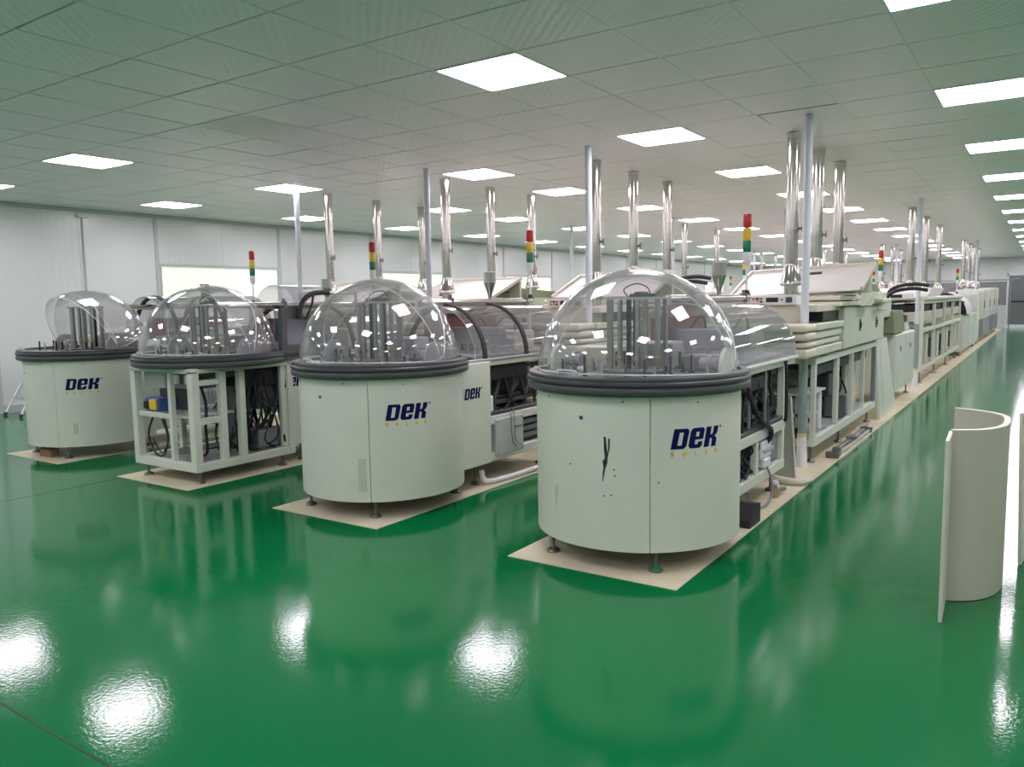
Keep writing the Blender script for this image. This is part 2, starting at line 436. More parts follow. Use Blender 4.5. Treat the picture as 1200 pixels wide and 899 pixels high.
def logo_parts(fmap, width, height):
    """fmap(u, v, depth) -> 3-D; u, v in metres from the logo's lower left corner"""
    big, small, reg = MB(), MB(), MB()
    ux = width/3.30
    for polys, off in letters():
        for p in polys:
            q = [((off+a)*ux+.20*b*height, b*height) for a, b in p]
            big.prism(q, lambda u, v: fmap(u, v, .0004), lambda u, v: fmap(u, v, .0018))
    def st(pts):
        small.prism(pts, lambda u, v: fmap(u, v, .0004), lambda u, v: fmap(u, v, .0015))
    sh = height*.23; y0 = -height*.36; t = sh*.27; wd = sh*.75
    def rect(x, y, w_, h_): st([(x, y0+y), (x+w_, y0+y), (x+w_, y0+y+h_), (x, y0+y+h_)])
    gap = width*.225
    x = 0
    for yy in (0, sh*.38, sh*.76): rect(x, yy, wd, t)                       # S
    rect(x, sh*.38, t, sh*.6); rect(x+wd-t, 0, t, sh*.6)
    x = gap                                                                   # O drawn as a little sun
    st([(x+wd/2+sh*.42*math.cos(PI*a/6), y0+sh/2+sh*.42*math.sin(PI*a/6)) for a in range(12)])
    for a in range(8):
        c, s_ = math.cos(PI*a/4), math.sin(PI*a/4)
        st([(x+wd/2+sh*(.5*c-.06*s_), y0+sh/2+sh*(.5*s_+.06*c)), (x+wd/2+sh*(.5*c+.06*s_), y0+sh/2+sh*(.5*s_-.06*c)), (x+wd/2+sh*.72*c, y0+sh/2+sh*.72*s_)])
    x = 2*gap; rect(x, 0, t, sh); rect(x, 0, wd, t)                           # L
    x = 3*gap; st([(x, y0), (x+t, y0), (x+wd/2+t/2, y0+sh), (x+wd/2-t/2, y0+sh)]); st([(x+wd-t, y0), (x+wd, y0), (x+wd/2+t/2, y0+sh), (x+wd/2-t/2, y0+sh)]); rect(x+wd*.25, sh*.25, wd*.5, t*.8)
    x = 4*gap; rect(x, 0, t, sh); rect(x, sh-t, wd, t); rect(x, sh*.42, wd, t); rect(x+wd-t, sh*.42, t, sh*.58); st([(x+wd*.35, y0+sh*.42), (x+wd*.6, y0+sh*.42), (x+wd, y0), (x+wd-t, y0)])
    reg.prism([(width+.016+.008*math.cos(PI*a/6), height*.95+.008*math.sin(PI*a/6)) for a in range(12)], lambda u, v: fmap(u, v, .0004), lambda u, v: fmap(u, v, .0014))
    return big, small, reg
RB = .555
def on_drum(a_deg, z, d=0.):
    a = R(a_deg); return ((RB+d)*math.sin(a), CY-(RB+d)*math.cos(a), z)
def drum_path(lo, hi, n=48):
    """outside to the right: walk from the left side round the front to the right side"""
    return [(RB*math.sin(R(lo+(hi-lo)*k/n)), CY-RB*math.cos(R(lo+(hi-lo)*k/n))) for k in range(n+1)]

# ------------------------------------------------------------------ the round loader
def foot(P, x, y, z1, parent=None, mt='dark_steel'):
    m_ = MB().lathe([(.036, 0.004), (.038, .012), (.030, .022), (.014, .030), (.012, .034)], x, y, 14)
    m_.cyl((x, y, .03), (x, y, z1), .0095, n=8); m_.lathe([(.020, z1-.03), (.020, z1-.012)], x, y, 6)
    return P(m_, 'levelling_foot', mt, parent)
def dome_half(t0, t1, rad, th, M=None):
    mb = MB(); nu, nt_ = 40, 22
    for rr in (rad, rad-th):
        vs = []
        for i in range(nt_+1):
            t = t0+(t1-t0)*i/nt_
            for k in range(nu+1):
                u = R(3)+(PI-2*R(3))*k/nu
                vs.append((rr*math.cos(u), CY-rr*math.sin(u)*math.cos(t), .985+rr*math.sin(u)*math.sin(t)))
        fs = [(i*(nu+1)+k, i*(nu+1)+k+1, (i+1)*(nu+1)+k+1, (i+1)*(nu+1)+k) for i in range(nt_) for k in range(nu)]
        if rr != rad: fs = [q[::-1] for q in fs]
        mb.add(vs, fs, 0)
    # edge strips with real width, the polished rim of the acrylic
    n = (nu+1)*(nt_+1)
    for row in (0, nt_):
        o = row*(nu+1)
        for k in range(nu):
            mb.f.append((o+k, o+k+1, n+o+k+1, n+o+k)); mb.m.append(1)
    for col in (0, nu):
        for i in range(nt_):
            mb.f.append((i*(nu+1)+col, (i+1)*(nu+1)+col, n+(i+1)*(nu+1)+col, n+i*(nu+1)+col)); mb.m.append(1)
    return mb
def loader(kind, label):
    y0 = CY
    t = thing('round_loader', label, 'machine', (XC[kind], y0, 0), 'round domed loaders at the line ends')
    P = Part(t, y0); SEAM = (31.7, 34.3, 0, 31.1)[kind]
    if kind != 2:
        prof = [(-.014, .12), (0, .115), (0, .905), (-.014, .905)]
        lf = P(MB().sweep(drum_path(-140, SEAM-.2), prof), 'cover_panel', 'drum_paint')
        rg = P(MB().sweep(drum_path(SEAM+.2, 140), prof), 'cover_panel', 'drum_paint')
        P(MB().prism(drum_path(-140, 140), lambda u, v: (u*.97, CY+(v-CY)*.97, .14), lambda u, v: (u*.97, CY+(v-CY)*.97, .15)), 'base_plate', 'mid_grey')
        a_l = (42, 45, 0, 40.5)[kind]
        width, hgt, zb = .285, .100, .632
        big, small, reg = logo_parts(lambda u, v, d: on_drum(a_l+math.degrees(u/RB), zb+v, d), width, hgt)
        P(big, 'logo', 'logo_blue', rg, 'dark blue italic DEK lettering'); P(small, 'logo_subtitle', 'logo_yellow', rg, 'small yellow SOLAR lettering'); P(reg, 'registered_mark', 'mid_grey', rg)
        def disc(a, z, r, name, mt, par):
            P(MB().prism([(math.degrees(r*math.cos(PI*q/8)/RB), r*math.sin(PI*q/8)) for q in range(16)],
                         lambda u, v: on_drum(a+u, z+v, .0003), lambda u, v: on_drum(a+u, z+v, .003)), name, mt, par)
        disc((-4.7, -.9, 0, -9.3)[kind], .779, .010 if kind < 2 else .008, 'button', 'dot_blue' if kind < 2 else 'black', lf)
        disc(18, .868, .0055, 'screw', 'dark_steel', lf); disc(57, .858, .0045, 'screw', 'dark_steel', rg); disc(-30, .868, .005, 'screw', 'dark_steel', lf)
        def mark(poly, name, mt, par, lab=None):
            P(MB().prism(poly, lambda u, v: on_drum(u, v, .0003), lambda u, v: on_drum(u, v, .0012)), name, mt, par, lab)
        if kind == 0:
            lab = 'black ragged scrape on the paint'
            mark([(8.1,.694),(9.2,.690),(9.7,.64),(10.3,.605),(10.0,.56),(8.9,.53),(8.3,.50),(7.6,.465),(7.3,.465),(7.5,.505),(7.9,.54),(7.4,.57),(8.7,.585),(8.2,.63)], 'scrape', 'scratch', lf, lab)
            mark([(10.5,.687),(11.4,.68),(11.2,.63),(10.1,.585),(10.4,.635)], 'scrape', 'scratch', lf)
            for a, z in ((13.5, .53), (14, .50), (-12, .535), (12, .40), (8, .395), (36, .47)):
                disc(a, z, .004, 'chip', 'scratch', lf if a < 30 else rg)
            mark([(-24.5,.40),(-22,.41),(-22.3,.36),(-23.4,.30),(-24.3,.29)], 'scuff', 'tape_pale', lf)
        if kind == 1:
            mark([(26.5,.395),(31.8,.395),(31.8,.185),(26.5,.185)], 'tape_patch', 'tape_pale', lf, 'pale strip of old tape')
        if kind == 3:
            mark([(45,.33),(49,.33),(49,.23),(45,.23)], 'tape_patch', 'tape_pale', rg)
        for x, y, mt in ((-.31, 3.57, 'dark_steel'), (.29, 3.57, 'foot_green' if kind == 0 else 'dark_steel'), (-.33, 4.34, 'dark_steel'), (.33, 4.34, 'dark_steel')): foot(P, x, y, .14, None, mt)
    else:
        X0, X1, Y0, Y1 = -.41, .42, 3.5, 4.46
        f_ = 'frame_paint'
        def bar(x0, x1, y0_, y1_, z0, z1, name='rail'): return P(MB().box(x0, x1, y0_, y1_, z0, z1, .004), name, f_)
        bar(X0, X1, Y0, Y0+.06, .10, .165); bar(X0, X1, Y1-.06, Y1, .10, .165)
        bar(X0, X0+.06, Y0+.06, Y1-.06, .10, .165); bar(X1-.06, X1, Y0+.06, Y1-.06, .10, .165)
        for x, y, s in ((X0, Y0, .065), (.09, Y0+.005, .042), (X1-.065, Y0, .065), (X1-.055, 3.745, .055), (X1-.055, 3.92, .055), (X1-.06, Y1-.06, .06), (X0, Y1-.06, .06), (X0, 3.9, .05)):
            bar(x, x+s, y, y+s, .165, .875, 'post')
        bar(X0, X1, Y0, Y0+.05, .855, .895); bar(X0, X1, Y1-.05, Y1, .855, .895); bar(X0, X0+.05, Y0+.05, Y1-.05, .855, .895); bar(X1-.05, X1, Y0+.05, Y1-.05, .855, .895)
        bar(X1-.05, X1-.01, Y0+.065, 3.745, .76, .80, 'cross_bar'); bar(X1-.05, X1-.01, Y0+.065, 3.745, .46, .51, 'cross_bar')
        bar(X0+.065, .09, Y0+.02, Y0+.05, .49, .53, 'cross_bar'); bar(X0+.065, .09, Y0+.25, Y0+.28, .70, .73, 'cross_bar')
        P(MB().box(-.34, -.05, 3.58, 3.61, .72, .86, .004), 'top_panel', 'box_grey')
        P(MB().box(-.36, .2, 3.6, 4.2, .49, .505), 'shelf', 'frame_paint')
        d_ = P(MB().box(-.30, -.12, 3.55, 3.72, .53, .64, .01), 'drive_unit', 'blue_paint')
        P(MB().box(-.215, -.125, 3.53, 3.55, .545, .63, .006), 'drive_face', 'yellow_paint', d_); P(MB().box(-.30, -.225, 3.535, 3.55, .55, .61, .004), 'drive_plug', 'black', d_)
        P(MB().box(-.36, .06, 3.72, 3.75, .53, .70), 'back_panel', 'dark_grey')
        for k in range(9):
            P(MB().box(.02+.022*k, .034+.022*k, 4.02, 4.05, .22, .82), 'cooling_fin', 'mid_grey')
        P(MB().box(.05, .33, 4.15, 4.40, .18, .33, .006), 'control_box', 'mid_grey'); P(MB().box(.08, .345, 4.02, 4.40, .70, .85, .006), 'valve_bank', 'black'); P(MB().box(-.34, .34, 3.80, 4.42, .80, .85), 'under_plate', 'dark_grey'); P(MB().box(-.1, .3, 4.18, 4.38, .50, .82, .01), 'gear_housing', 'dark_grey')
        P(MB().box(X0+.06, X1-.06, Y0+.06, Y1-.06, .105, .115), 'bottom_tray', 'mid_grey')
        rnd = random.Random(5)
        for k in range(46):
            x, y = rnd.uniform(.05, .37), rnd.uniform(3.98, 4.38)
            pts = [(x, y, .86), (x+rnd.uniform(-.1, .1), y+rnd.uniform(-.08, .08), .66), (x+rnd.uniform(-.15, .1), y+rnd.uniform(-.1, .1), .45), (x+rnd.uniform(-.15, .05), y+rnd.uniform(-.1, .1), .25), (x+rnd.uniform(-.2, .05), y+rnd.uniform(-.1, .1), .17)]
            P(MB().tube(pts, rnd.uniform(.006, .011), 6), 'cable', 'rubber')
        P(MB().tube([(-.22, 3.56, .48), (-.26, 3.54, .34), (-.2, 3.55, .2), (-.1, 3.56, .18), (-.04, 3.57, .32), (-.12, 3.58, .47)], .008, 6), 'cable', 'rubber')
        P(MB().tube([(-.1, 3.58, .5), (-.02, 3.56, .36), (-.08, 3.58, .25), (-.2, 3.6, .19), (-.3, 3.6, .3)], .006, 6), 'cable', 'rubber')
        P(MB().tube([(.2, 3.7, .8), (.26, 3.72, .6), (.24, 3.72, .4), (.2, 3.75, .2), (.0, 3.8, .14)], .012, 6), 'cable', 'rubber')
        for x, y in ((X0+.1, Y0+.05), (X1-.06, Y0+.07), (X0+.1, Y1-.1), (X1-.06, Y1-.1)): foot(P, x, y, .11)
    # bumper ring, table
    RR = .565
    path = [(RR*math.sin(R(-155+310*k/88)), CY-RR*math.cos(R(-155+310*k/88))) for k in range(89)]
    prof = [(-.05, .893), (.020, .893), (.032, .898), (.037, .906), (.037, .928), (.033, .935), (.029, .937), (.029, .940), (.035, .943), (.040, .949), (.040, .960), (.035, .966), (.030, .968), (.030, .971), (.033, .974), (.031, .984), (.020, .989), (-.012, .989), (-.018, .975), (-.05, .970)]
    P(MB().sweep(path, prof), 'bumper_ring', 'ring_grey', sharp=38)
    P(MB().prism([(x*.965, CY+(y-CY)*.965) for x, y in path], lambda u, v: (u, v, .945), lambda u, v: (u, v, .968)), 'table', 'steel_table')
    # dome: fixed rear shell and front visor hinged on the two side discs
    def rim_arc(t, rad):
        return MB().tube([(rad*math.cos(u), CY-rad*math.sin(u)*math.cos(t), .985+rad*math.sin(u)*math.sin(t)) for u in [R(6)+(PI-R(12))*q/40 for q in range(41)]], .0035, 6, smooth=0)
    rd = P(dome_half(R(74), R(176), .533, .004), 'rear_dome', ['acrylic', 'acrylic_edge'], fix=False, sharp=60)
    P(rim_arc(R(74), .533), 'dome_rim', 'acrylic_edge', rd)
    op = R(60) if kind == 3 else 0
    fv = P(dome_half(R(1)+op, R(110 if op == 0 else 98)+op, .546, .004), 'front_visor', ['acrylic', 'acrylic_edge'], fix=False, sharp=60)
    P(rim_arc(R(110 if op == 0 else 98)+op, .546), 'visor_rim', 'acrylic_edge', fv); P(rim_arc(R(1.5)+op, .546), 'visor_rim', 'acrylic_edge', fv)
    for s in (-1, 1):
        h_ = MB()
        pr = [(CY+.02+.105*math.cos(PI*a/20), 1.005+.105*math.sin(PI*a/20)) for a in range(21)]+[(CY-.085, .968), (CY+.125, .968)]
        h_.prism(pr, lambda u, v: (s*(.455 if kind else .490), u, v), lambda u, v: (s*(.475 if kind else .512), u, v))
        hd = P(h_, 'hinge_disc', 'disc_grey' if kind else 'drum_paint')
        P(MB().cyl((s*.36, CY+.02, 1.02), (s*.455, CY+.02, 1.02), .034, n=18).cyl((s*.40, CY+.02, 1.02), (s*.42, CY+.02, 1.02), .045, n=18), 'hinge_motor', 'disc_grey', hd)
    P(MB().tube([(-.20, 3.455, .985), (-.205, 3.452, 1.005), (-.18, 3.443, 1.012), (-.10, 3.425, 1.012), (-.075, 3.42, 1.005), (-.08, 3.425, .985)], .005, 6), 'handle', 'white_plastic')
    # wafer carousel
    P(MB().lathe([(.20, .968), (.20, .982), (.17, .986), (.05, .986)], 0, CY, 28), 'carousel_base', 'steel_table')
    rnd = random.Random(11+kind)
    for q, (dx, dy) in enumerate(((-.145, -.05), (-.115, -.085), (-.055, -.10), (-.02, -.06), (.045, -.09), (.085, -.075), (.135, -.03), (.14, .06), (.07, .11), (-.06, .11), (-.13, .05))):
        top = 1.365
        mt = 'black' if q in (3, 9) else 'column_metal'
        col = MB().box(dx-.011, dx+.011, CY+dy-.011, CY+dy+.011, 1.03, top, .002).cyl((dx, CY+dy, .984), (dx, CY+dy, 1.03), .014, n=10)
        c_ = P(col, 'column', mt)
        if q % 2 == 0: P(MB().box(dx-.016, dx+.016, CY+dy-.016, CY+dy+.016, 1.03, 1.055, .002), 'column_shoe', 'brass', c_)
    P(MB().box(-.155, .155, CY-.105, CY-.085, 1.363, 1.375).box(-.155, .155, CY+.085, CY+.105, 1.363, 1.375).box(-.155, -.135, CY-.085, CY+.085, 1.363, 1.375).box(.135, .155, CY-.085, CY+.085, 1.363, 1.375), 'top_frame', 'box_grey' if kind == 0 else 'disc_grey')
    P(MB().box(-.02, .13, CY-.06, CY-.03, 1.377, 1.395, .003).box(.0, .06, CY-.04, CY+.02, 1.395, 1.405, .003), 'top_bracket', 'dark_grey')
    P(MB().tube([(-.03, CY-.05, 1.38), (-.07, CY-.02, 1.42), (-.02, CY+.03, 1.45), (.05, CY+.02, 1.43), (.08, CY, 1.39)], .004, 5), 'air_hose', 'rubber')
    for q in range(26):
        a = 2*PI*q/26+rnd.uniform(-.08, .08); rr = rnd.choice((.25, .30, .36, .41)); hh = rnd.choice((.05, .075, .095))
        x, y = rr*math.sin(a), CY-rr*math.cos(a)
        P(MB().cyl((x, y, .968), (x, y, .968+hh), .0075, n=8).cyl((x, y, .968), (x, y, .976), .015, n=8), 'peg', 'black' if q % 3 else 'aluminium')
    P(MB().box(-.42, -.22, CY+.16, CY+.34, .968, 1.09, .008), 'sensor_housing', 'cream'); P(MB().box(.18, .40, CY+.18, CY+.36, .968, 1.05, .008), 'sensor_housing', 'mid_grey')
    P(MB().box(-.12, .12, CY+.22, CY+.38, .968, 1.12, .01).cyl((0, CY+.2, 1.05), (0, CY+.4, 1.05), .035, n=14), 'transfer_head', 'disc_grey')
    return t
loader(0, 'round cream drum with clear dome and a black scrape, nearest of the drums')
loader(1, 'round cream drum with clear dome and pale tape strip, second from the right')
loader(2, 'domed round loader with its cover off showing a white frame and cables')
loader(3, 'leftmost round cream drum with its clear dome tipped open')

# ------------------------------------------------------------------ print station behind each drum
def half_shell(x0r, z0, zr, ya, yb, th=.004, n=30):
    mb = MB(); vs = []
    for rr in (0, th):
        for y in (ya, yb):
            for k in range(n+1):
                a = PI*k/n; vs.append(((x0r-rr)*math.cos(a), y, z0+(zr-rr)*math.sin(a)))
    q = n+1
    fs = [(k, k+1, q+k+1, q+k) for k in range(n)]+[(2*q+k, 3*q+k, 3*q+k+1, 2*q+k+1) for k in range(n)]
    mb.add(vs, fs, 0)
    for o in (0, q):
        for k in range(n): mb.f.append((o+k, o+k+1, 2*q+o+k+1, 2*q+o+k)); mb.m.append(1)
    return mb
def arch(x0r, z0, zr, y, wd, th, n=24):
    mb = MB(); pts = [(x0r*math.cos(PI*k/n), z0+zr*math.sin(PI*k/n)) for k in range(n+1)]+[((x0r-th)*math.cos(PI*k/n), z0+(zr-th)*math.sin(PI*k/n)) for k in range(n, -1, -1)]
    return mb.prism(pts, lambda u, v: (u, y, v), lambda u, v: (u, y+wd, v))
def print_station(kind, label):
    y0 = 4.5
    t = thing('print_station', label, 'machine', (XC[kind], y0, 0), 'print stations behind the drums')
    P = Part(t, y0); X = .365; ya, yb = 4.50, 5.63
    def bar(*a, name='rail', mt='frame_paint', b=.004): return P(MB().box(*a, b), name, mt)
    for s in (-1, 1):
        xa, xb = (X-.05, X) if s > 0 else (-X, -X+.05)
        bar(xa, xb, ya, yb, .44, .505); bar(xa, xb, ya, yb, .16, .225); bar(xa, xb, ya, 5.86, .885, .935)
        for y in (ya, 4.98, yb-.05): bar(xa+.004, xb-.004, y, y+.05, .225, .44, name='post')
        for y in (ya, yb-.05): bar(xa+.004, xb-.004, y, y+.05, .505, .885, name='post')
    for y in (ya, yb-.05):
        bar(-X+.05, X-.05, y, y+.05, .44, .505, name='cross_rail'); bar(-X+.05, X-.05, y, y+.05, .16, .225, name='cross_rail')
    P(MB().box(-X+.01, X-.005, ya+.02, yb-.01, .506, .535, .004), 'tray', 'ring_grey')
    P(MB().box(-X+.05, X-.05, ya+.05, yb-.05, .165, .172), 'bottom_plate', 'mid_grey')
    P(MB().box(-.30, .20, 4.6, 5.5, .54, .86, .01), 'drive_housing', 'black')
    # truss on the flank
    tr = MB()
    for k in range(4):
        a = 4.66+.22*k
        tr.tube([(.30, a, .60), (.30, a+.11, .84)], .014, 5, smooth=0); tr.tube([(.30, a+.11, .84), (.30, a+.22, .60)], .014, 5, smooth=0)
    tr.box(.285, .315, 4.62, 5.56, .835, .865); tr.box(.285, .315, 4.62, 5.56, .58, .605)
    P(tr, 'truss', 'dark_grey')
    P(MB().box(.22, .34, 4.78, 5.3, .77, .86, .008), 'rail_motor', 'black'); P(MB().cyl((.26, 4.72, .62), (.26, 5.52, .62), .03, n=12), 'roller', 'black')
    if kind == 0:
        for y in (4.62, 4.86, 5.2): P(MB().box(.335, .35, y, y+.025, .54, .88, .002), 'strut', 'mid_grey')
        rnd = random.Random(21)
        for k in range(44):
            y = rnd.uniform(4.55, 5.05 if k % 2 == 0 else 5.4); x = rnd.uniform(.27, .345); zt = .87 if k % 2 else .44; zb = .53 if k % 2 else .24
            P(MB().tube([(x, y, zt), (x+rnd.uniform(-.06, .03), y+rnd.uniform(-.08, .08), zt*.7+zb*.3), (x+rnd.uniform(-.06, .03), y+rnd.uniform(-.1, .1), zt*.3+zb*.7), (x+rnd.uniform(-.05, .03), y+rnd.uniform(-.1, .1), zb)], rnd.uniform(.006, .012), 6), 'cable', 'rubber')
        P(MB().tube([(.34, 4.85, .80), (.36, 4.9, .68), (.375, 5.05, .56), (.385, 5.2, .50), (.375, 5.24, .44), (.35, 5.25, .40)], .017, 7), 'cable', 'rubber')
        P(MB().tube([(.375, 5.56, .93), (.385, 5.56, .86), (.385, 5.57, .7), (.385, 5.57, .53), (.375, 5.57, .50)], .012, 7), 'conduit', 'rubber')
        vb = P(MB().box(.30, .36, 5.10, 5.32, .30, .42, .008).box(.31, .37, 5.14, 5.28, .24, .30, .008), 'valve_block', 'white_plastic')
        for k in range(4): P(MB().cyl((.36, 5.13+.05*k, .36), (.385, 5.13+.05*k, .36), .014, n=8), 'valve', 'box_grey', vb)
        P(MB().box(.24, .335, 5.36, 5.56, .24, .43, .004), 'terminal_box', 'blue_paint' if 0 else 'mid_grey')
        P(MB().box(-.2, .2, 4.6, 5.5, .24, .42, .01), 'power_supply', 'dark_grey')
        P(MB().box(.22, .30, 4.58, 4.95, .24, .40, .006), 'wire_duct', 'black'); P(MB().box(.21, .26, 4.56, 5.56, .55, .87, .004), 'dark_backing', 'black')  # the full-length black sheet is added to darken the bay behind the cables
        P(MB().tube([(.36, 5.22, .24), (.40, 5.2, .15), (.42, 5.12, .06), (.40, 5.0, .02), (.36, 4.9, .05), (.37, 4.78, .16)], .008, 6), 'hose', 'mid_grey')
    else:
        sp = P(MB().box(X-.01, X+.03, 4.35, 4.71, .165, .925, .006), 'side_panel', 'drum_paint')
        big, small, reg = logo_parts(lambda u, v, d: (X+.03+d, 4.385+u, .668+v), .195, .078)
        P(big, 'logo', 'logo_blue', sp, 'dark blue italic DEK lettering'); P(reg, 'registered_mark', 'mid_grey', sp)
        cb = P(MB().box(.20, X+.012, 4.79, 5.17, .19, .475, .006), 'control_box', 'box_grey')
        for y, z in ((4.81, .21), (5.15, .21), (4.81, .455), (5.15, .455), (4.98, .455)): P(MB().cyl((X+.012, y, z), (X+.017, y, z), .006, n=8), 'screw', 'dark_steel', cb)
        P(MB().box(X+.012, X+.020, 5.05, 5.14, .385, .400, .002), 'latch', 'mid_grey', cb)
        for dy in (0, .045): P(MB().tube([(.36, 5.0+dy, .53), (.385, 4.98+dy, .50), (.39, 4.98+dy, .40), (.388, 5.0+dy, .28), (.385, 5.06+dy*2, .23)], .004, 5), 'cable', 'mid_grey')
        P(MB().box(.335, X+.005, 4.72, 4.78, .54, .66, .008), 'connector', 'white_plastic')
        rk = P(MB().box(.1, X-.06, 5.2, 5.56, .24, .43, .004), 'module_rack', 'black')
        for k in range(3): P(MB().box(X-.06, X-.05, 5.21, 5.55, .26+.055*k, .295+.055*k, .003), 'rack_module', 'mid_grey', rk)
        rnd = random.Random(31+kind)
        for k in range(8):
            y = rnd.uniform(4.75, 5.5)
            P(MB().tube([(.33, y, .86), (.345, y+rnd.uniform(-.06, .06), .74), (.34, y+rnd.uniform(-.1, .1), .62), (.345, y+rnd.uniform(-.1, .1), .54)], .008, 6), 'cable', 'rubber')
    for x in (-.3, .3):
        for y in (4.62, 5.52): foot(P, x, y, .165)
    # clear hood with black gasket arches
    hz = .13 if kind == 3 else 0
    rim = MB().box(X-.03, X+.022, 4.46, 5.88, .925+hz, .945+hz, .004).box(-X-.022, -X+.03, 4.46, 5.88, .925+hz, .945+hz, .004).box(-X+.03, X-.03, 5.84, 5.88, .925+hz, .945+hz)
    hd = P(half_shell(X+.01, .945+hz, .395, 4.56, 5.86), 'hood', ['acrylic_smoke', 'acrylic_edge'], fix=False, sharp=60)
    P(rim, 'hood_rim', 'frame_paint' if kind == 0 else 'disc_grey', hd)
    n = 24; pl = [((X+.006)*math.cos(PI*k/n), .945+hz+.391*math.sin(PI*k/n)) for k in range(n+1)]
    P(MB().prism(pl, lambda u, v: (u, 5.852, v), lambda u, v: (u, 5.857, v)), 'hood_end', 'acrylic_smoke', hd)
    for y in (() if kind == 0 else (4.66, 5.22)): P(arch(X+.018, .945+hz, .403, y, .035, .022), 'gasket_arch', 'rubber', hd)
    # inside: print bed and squeegee head
    P(MB().box(-.31, .31, 4.62, 5.80, .945, .965, .004), 'print_bed', 'box_grey')
    P(MB().box(-.26, .26, 5.02, 5.12, 1.02, 1.16, .008).box(-.28, -.22, 4.96, 5.18, .965, 1.03).box(.22, .28, 4.96, 5.18, .965, 1.03), 'squeegee_head', 'disc_grey')
    P(MB().box(-.28, .22, 5.30, 5.60, .965, 1.12, .01), 'camera_housing', 'cream'); P(MB().box(-.27, -.25, 4.75, 5.7, 1.02, 1.24), 'rear_panel', 'red_brown')
    for k in range(5): P(MB().cyl((-.18+.09*k, 4.84, .965), (-.18+.09*k, 4.84, 1.05), .018, n=10), 'cylinder_block', 'aluminium')
    for x in (-.14, .16): P(MB().tube([(x, 5.1, 1.15), (x+.03, 5.2, 1.24), (x+.02, 5.34, 1.2), (x, 5.4, 1.12)], .007, 6), 'hose', 'rubber')
    # chrome top tube on two stands
    tb = P(MB().cyl((0, 4.40, 1.362), (0, 5.90, 1.362), .026, n=18), 'top_tube', 'chrome')
    for y in (4.75, 5.8): P(MB().cyl((0, y, 1.325), (0, y, 1.395), .03, n=12).cyl((0, y, 1.395), (0, y, 1.42), .012, n=8), 'tube_clamp', 'dark_steel', tb)
    P(MB().cyl((0, 5.86, .945), (0, 5.86, 1.34), .02, n=10), 'tube_stand', 'frame_paint')
    if kind == 2:
        # touch screen console on the flank
        cs = P(MB().prism([(4.30, .97), (4.68, .97), (4.58, 1.34), (4.38, 1.34)], lambda u, v: (.44-(v-.97)*.2, u, v), lambda u, v: (.49-(v-.97)*.2, u, v)), 'console', 'dark_grey')
        P(MB().prism([(4.365, 1.03), (4.615, 1.03), (4.565, 1.24), (4.40, 1.24)], lambda u, v: (.4902-(v-.97)*.2, u, v), lambda u, v: (.493-(v-.97)*.2, u, v)), 'touch_screen', 'screen', cs)
        P(MB().box(.40, .50, 4.30, 4.72, .93, .975, .01), 'console_base', 'ring_grey', cs)
        mo = P(MB().box(.08, .30, 4.56, 4.58, 1.03, 1.26, .004), 'monitor', 'box_grey'); P(MB().box(.095, .285, 4.556, 4.561, 1.045, 1.245), 'monitor_screen', 'screen', mo)
        hs = MB()
        P(MB().tube([(.46, 4.52, 1.25), (.455, 4.55, 1.35), (.44, 4.62, 1.42), (.40, 4.76, 1.462), (.36, 4.95, 1.465)], .022, 8), 'black_hose', 'rubber')
        P(MB().tube([(.42, 4.72, 1.44), (.43, 4.70, 1.38), (.44, 4.66, 1.32), (.45, 4.60, 1.24)], .010, 6), 'black_hose', 'rubber')
        P(MB().cyl((.36, 4.93, 1.465), (.20, 5.45, 1.465), .017, n=12).cyl((.20, 5.45, 1.28), (.20, 5.45, 1.48), .014, n=8), 'boom', 'chrome')
    return t
PSL = ['print station under clear hood with exposed black cables, nearest machine line', 'print station under clear hood with lettered side panel, second line from right',
       'print station with grey touch screen console and black hose, third line', 'print station with raised clear hood behind the leftmost drum']
for k in range(4): print_station(k, PSL[k])

# funnel cup and signal tower on every line
cup = thing('exhaust_funnel', 'small steel funnel cup above the clear hood of the nearest machine line', 'funnel', (XC[0], 5.27, 0), 'funnel cups over the hoods')
P = Part(cup, 5.27)
P(MB().lathe([(.046, 1.515), (.050, 1.515), (.050, 1.60), (.045, 1.60), (.045, 1.52)], 0, 5.27, 20), 'cup', 'chrome')
P(MB().lathe([(.016, 1.40), (.018, 1.425), (.049, 1.515), (.046, 1.517)], 0, 5.27, 20), 'cone', 'chrome'); P(MB().cyl((0, 5.27, 1.387), (0, 5.27, 1.42), .013, n=10), 'stem', 'chrome')
for k in (1, 2, 3): place(cup, (XC[k], 5.27, 0), 'small steel funnel cup above the hood of the '+LINE[k])
def tower(y):
    tw = thing('signal_tower', '', 'signal lamp', (0, y, 0), 'red yellow green signal towers')
    P = Part(tw, y)
    P(MB().cyl((0, y, 1.385), (0, y, 1.62), .0085, n=8), 'pole', 'white_plastic'); P(MB().lathe([(.03, 1.36), (.034, 1.375), (.026, 1.40), (.016, 1.42)], 0, y, 12), 'pole_base', 'black')
    P(MB().lathe([(.012, 1.605), (.027, 1.625), (.030, 1.64), (.030, 1.70)], 0, y, 16), 'housing', 'white_plastic')
    for n_, z0, mt in (('green_lens', 1.702, 'lamp_green'), ('yellow_lens', 1.792, 'lamp_yellow'), ('red_lens', 1.882, 'lamp_red')):
        P(MB().lathe([(.029, z0), (.031, z0+.008), (.031, z0+.078), (.029, z0+.086)], 0, y, 16), n_, mt)
    P(MB().lathe([(.030, 1.970), (.028, 1.982), (.01, 1.986)], 0, y, 16), 'cap', 'lamp_red')
    return tw
tw0 = tower(5.93); tw0.location.x = XC[0]-.02; tw0['label'] = 'red yellow green signal tower beside the oven of the nearest machine line'
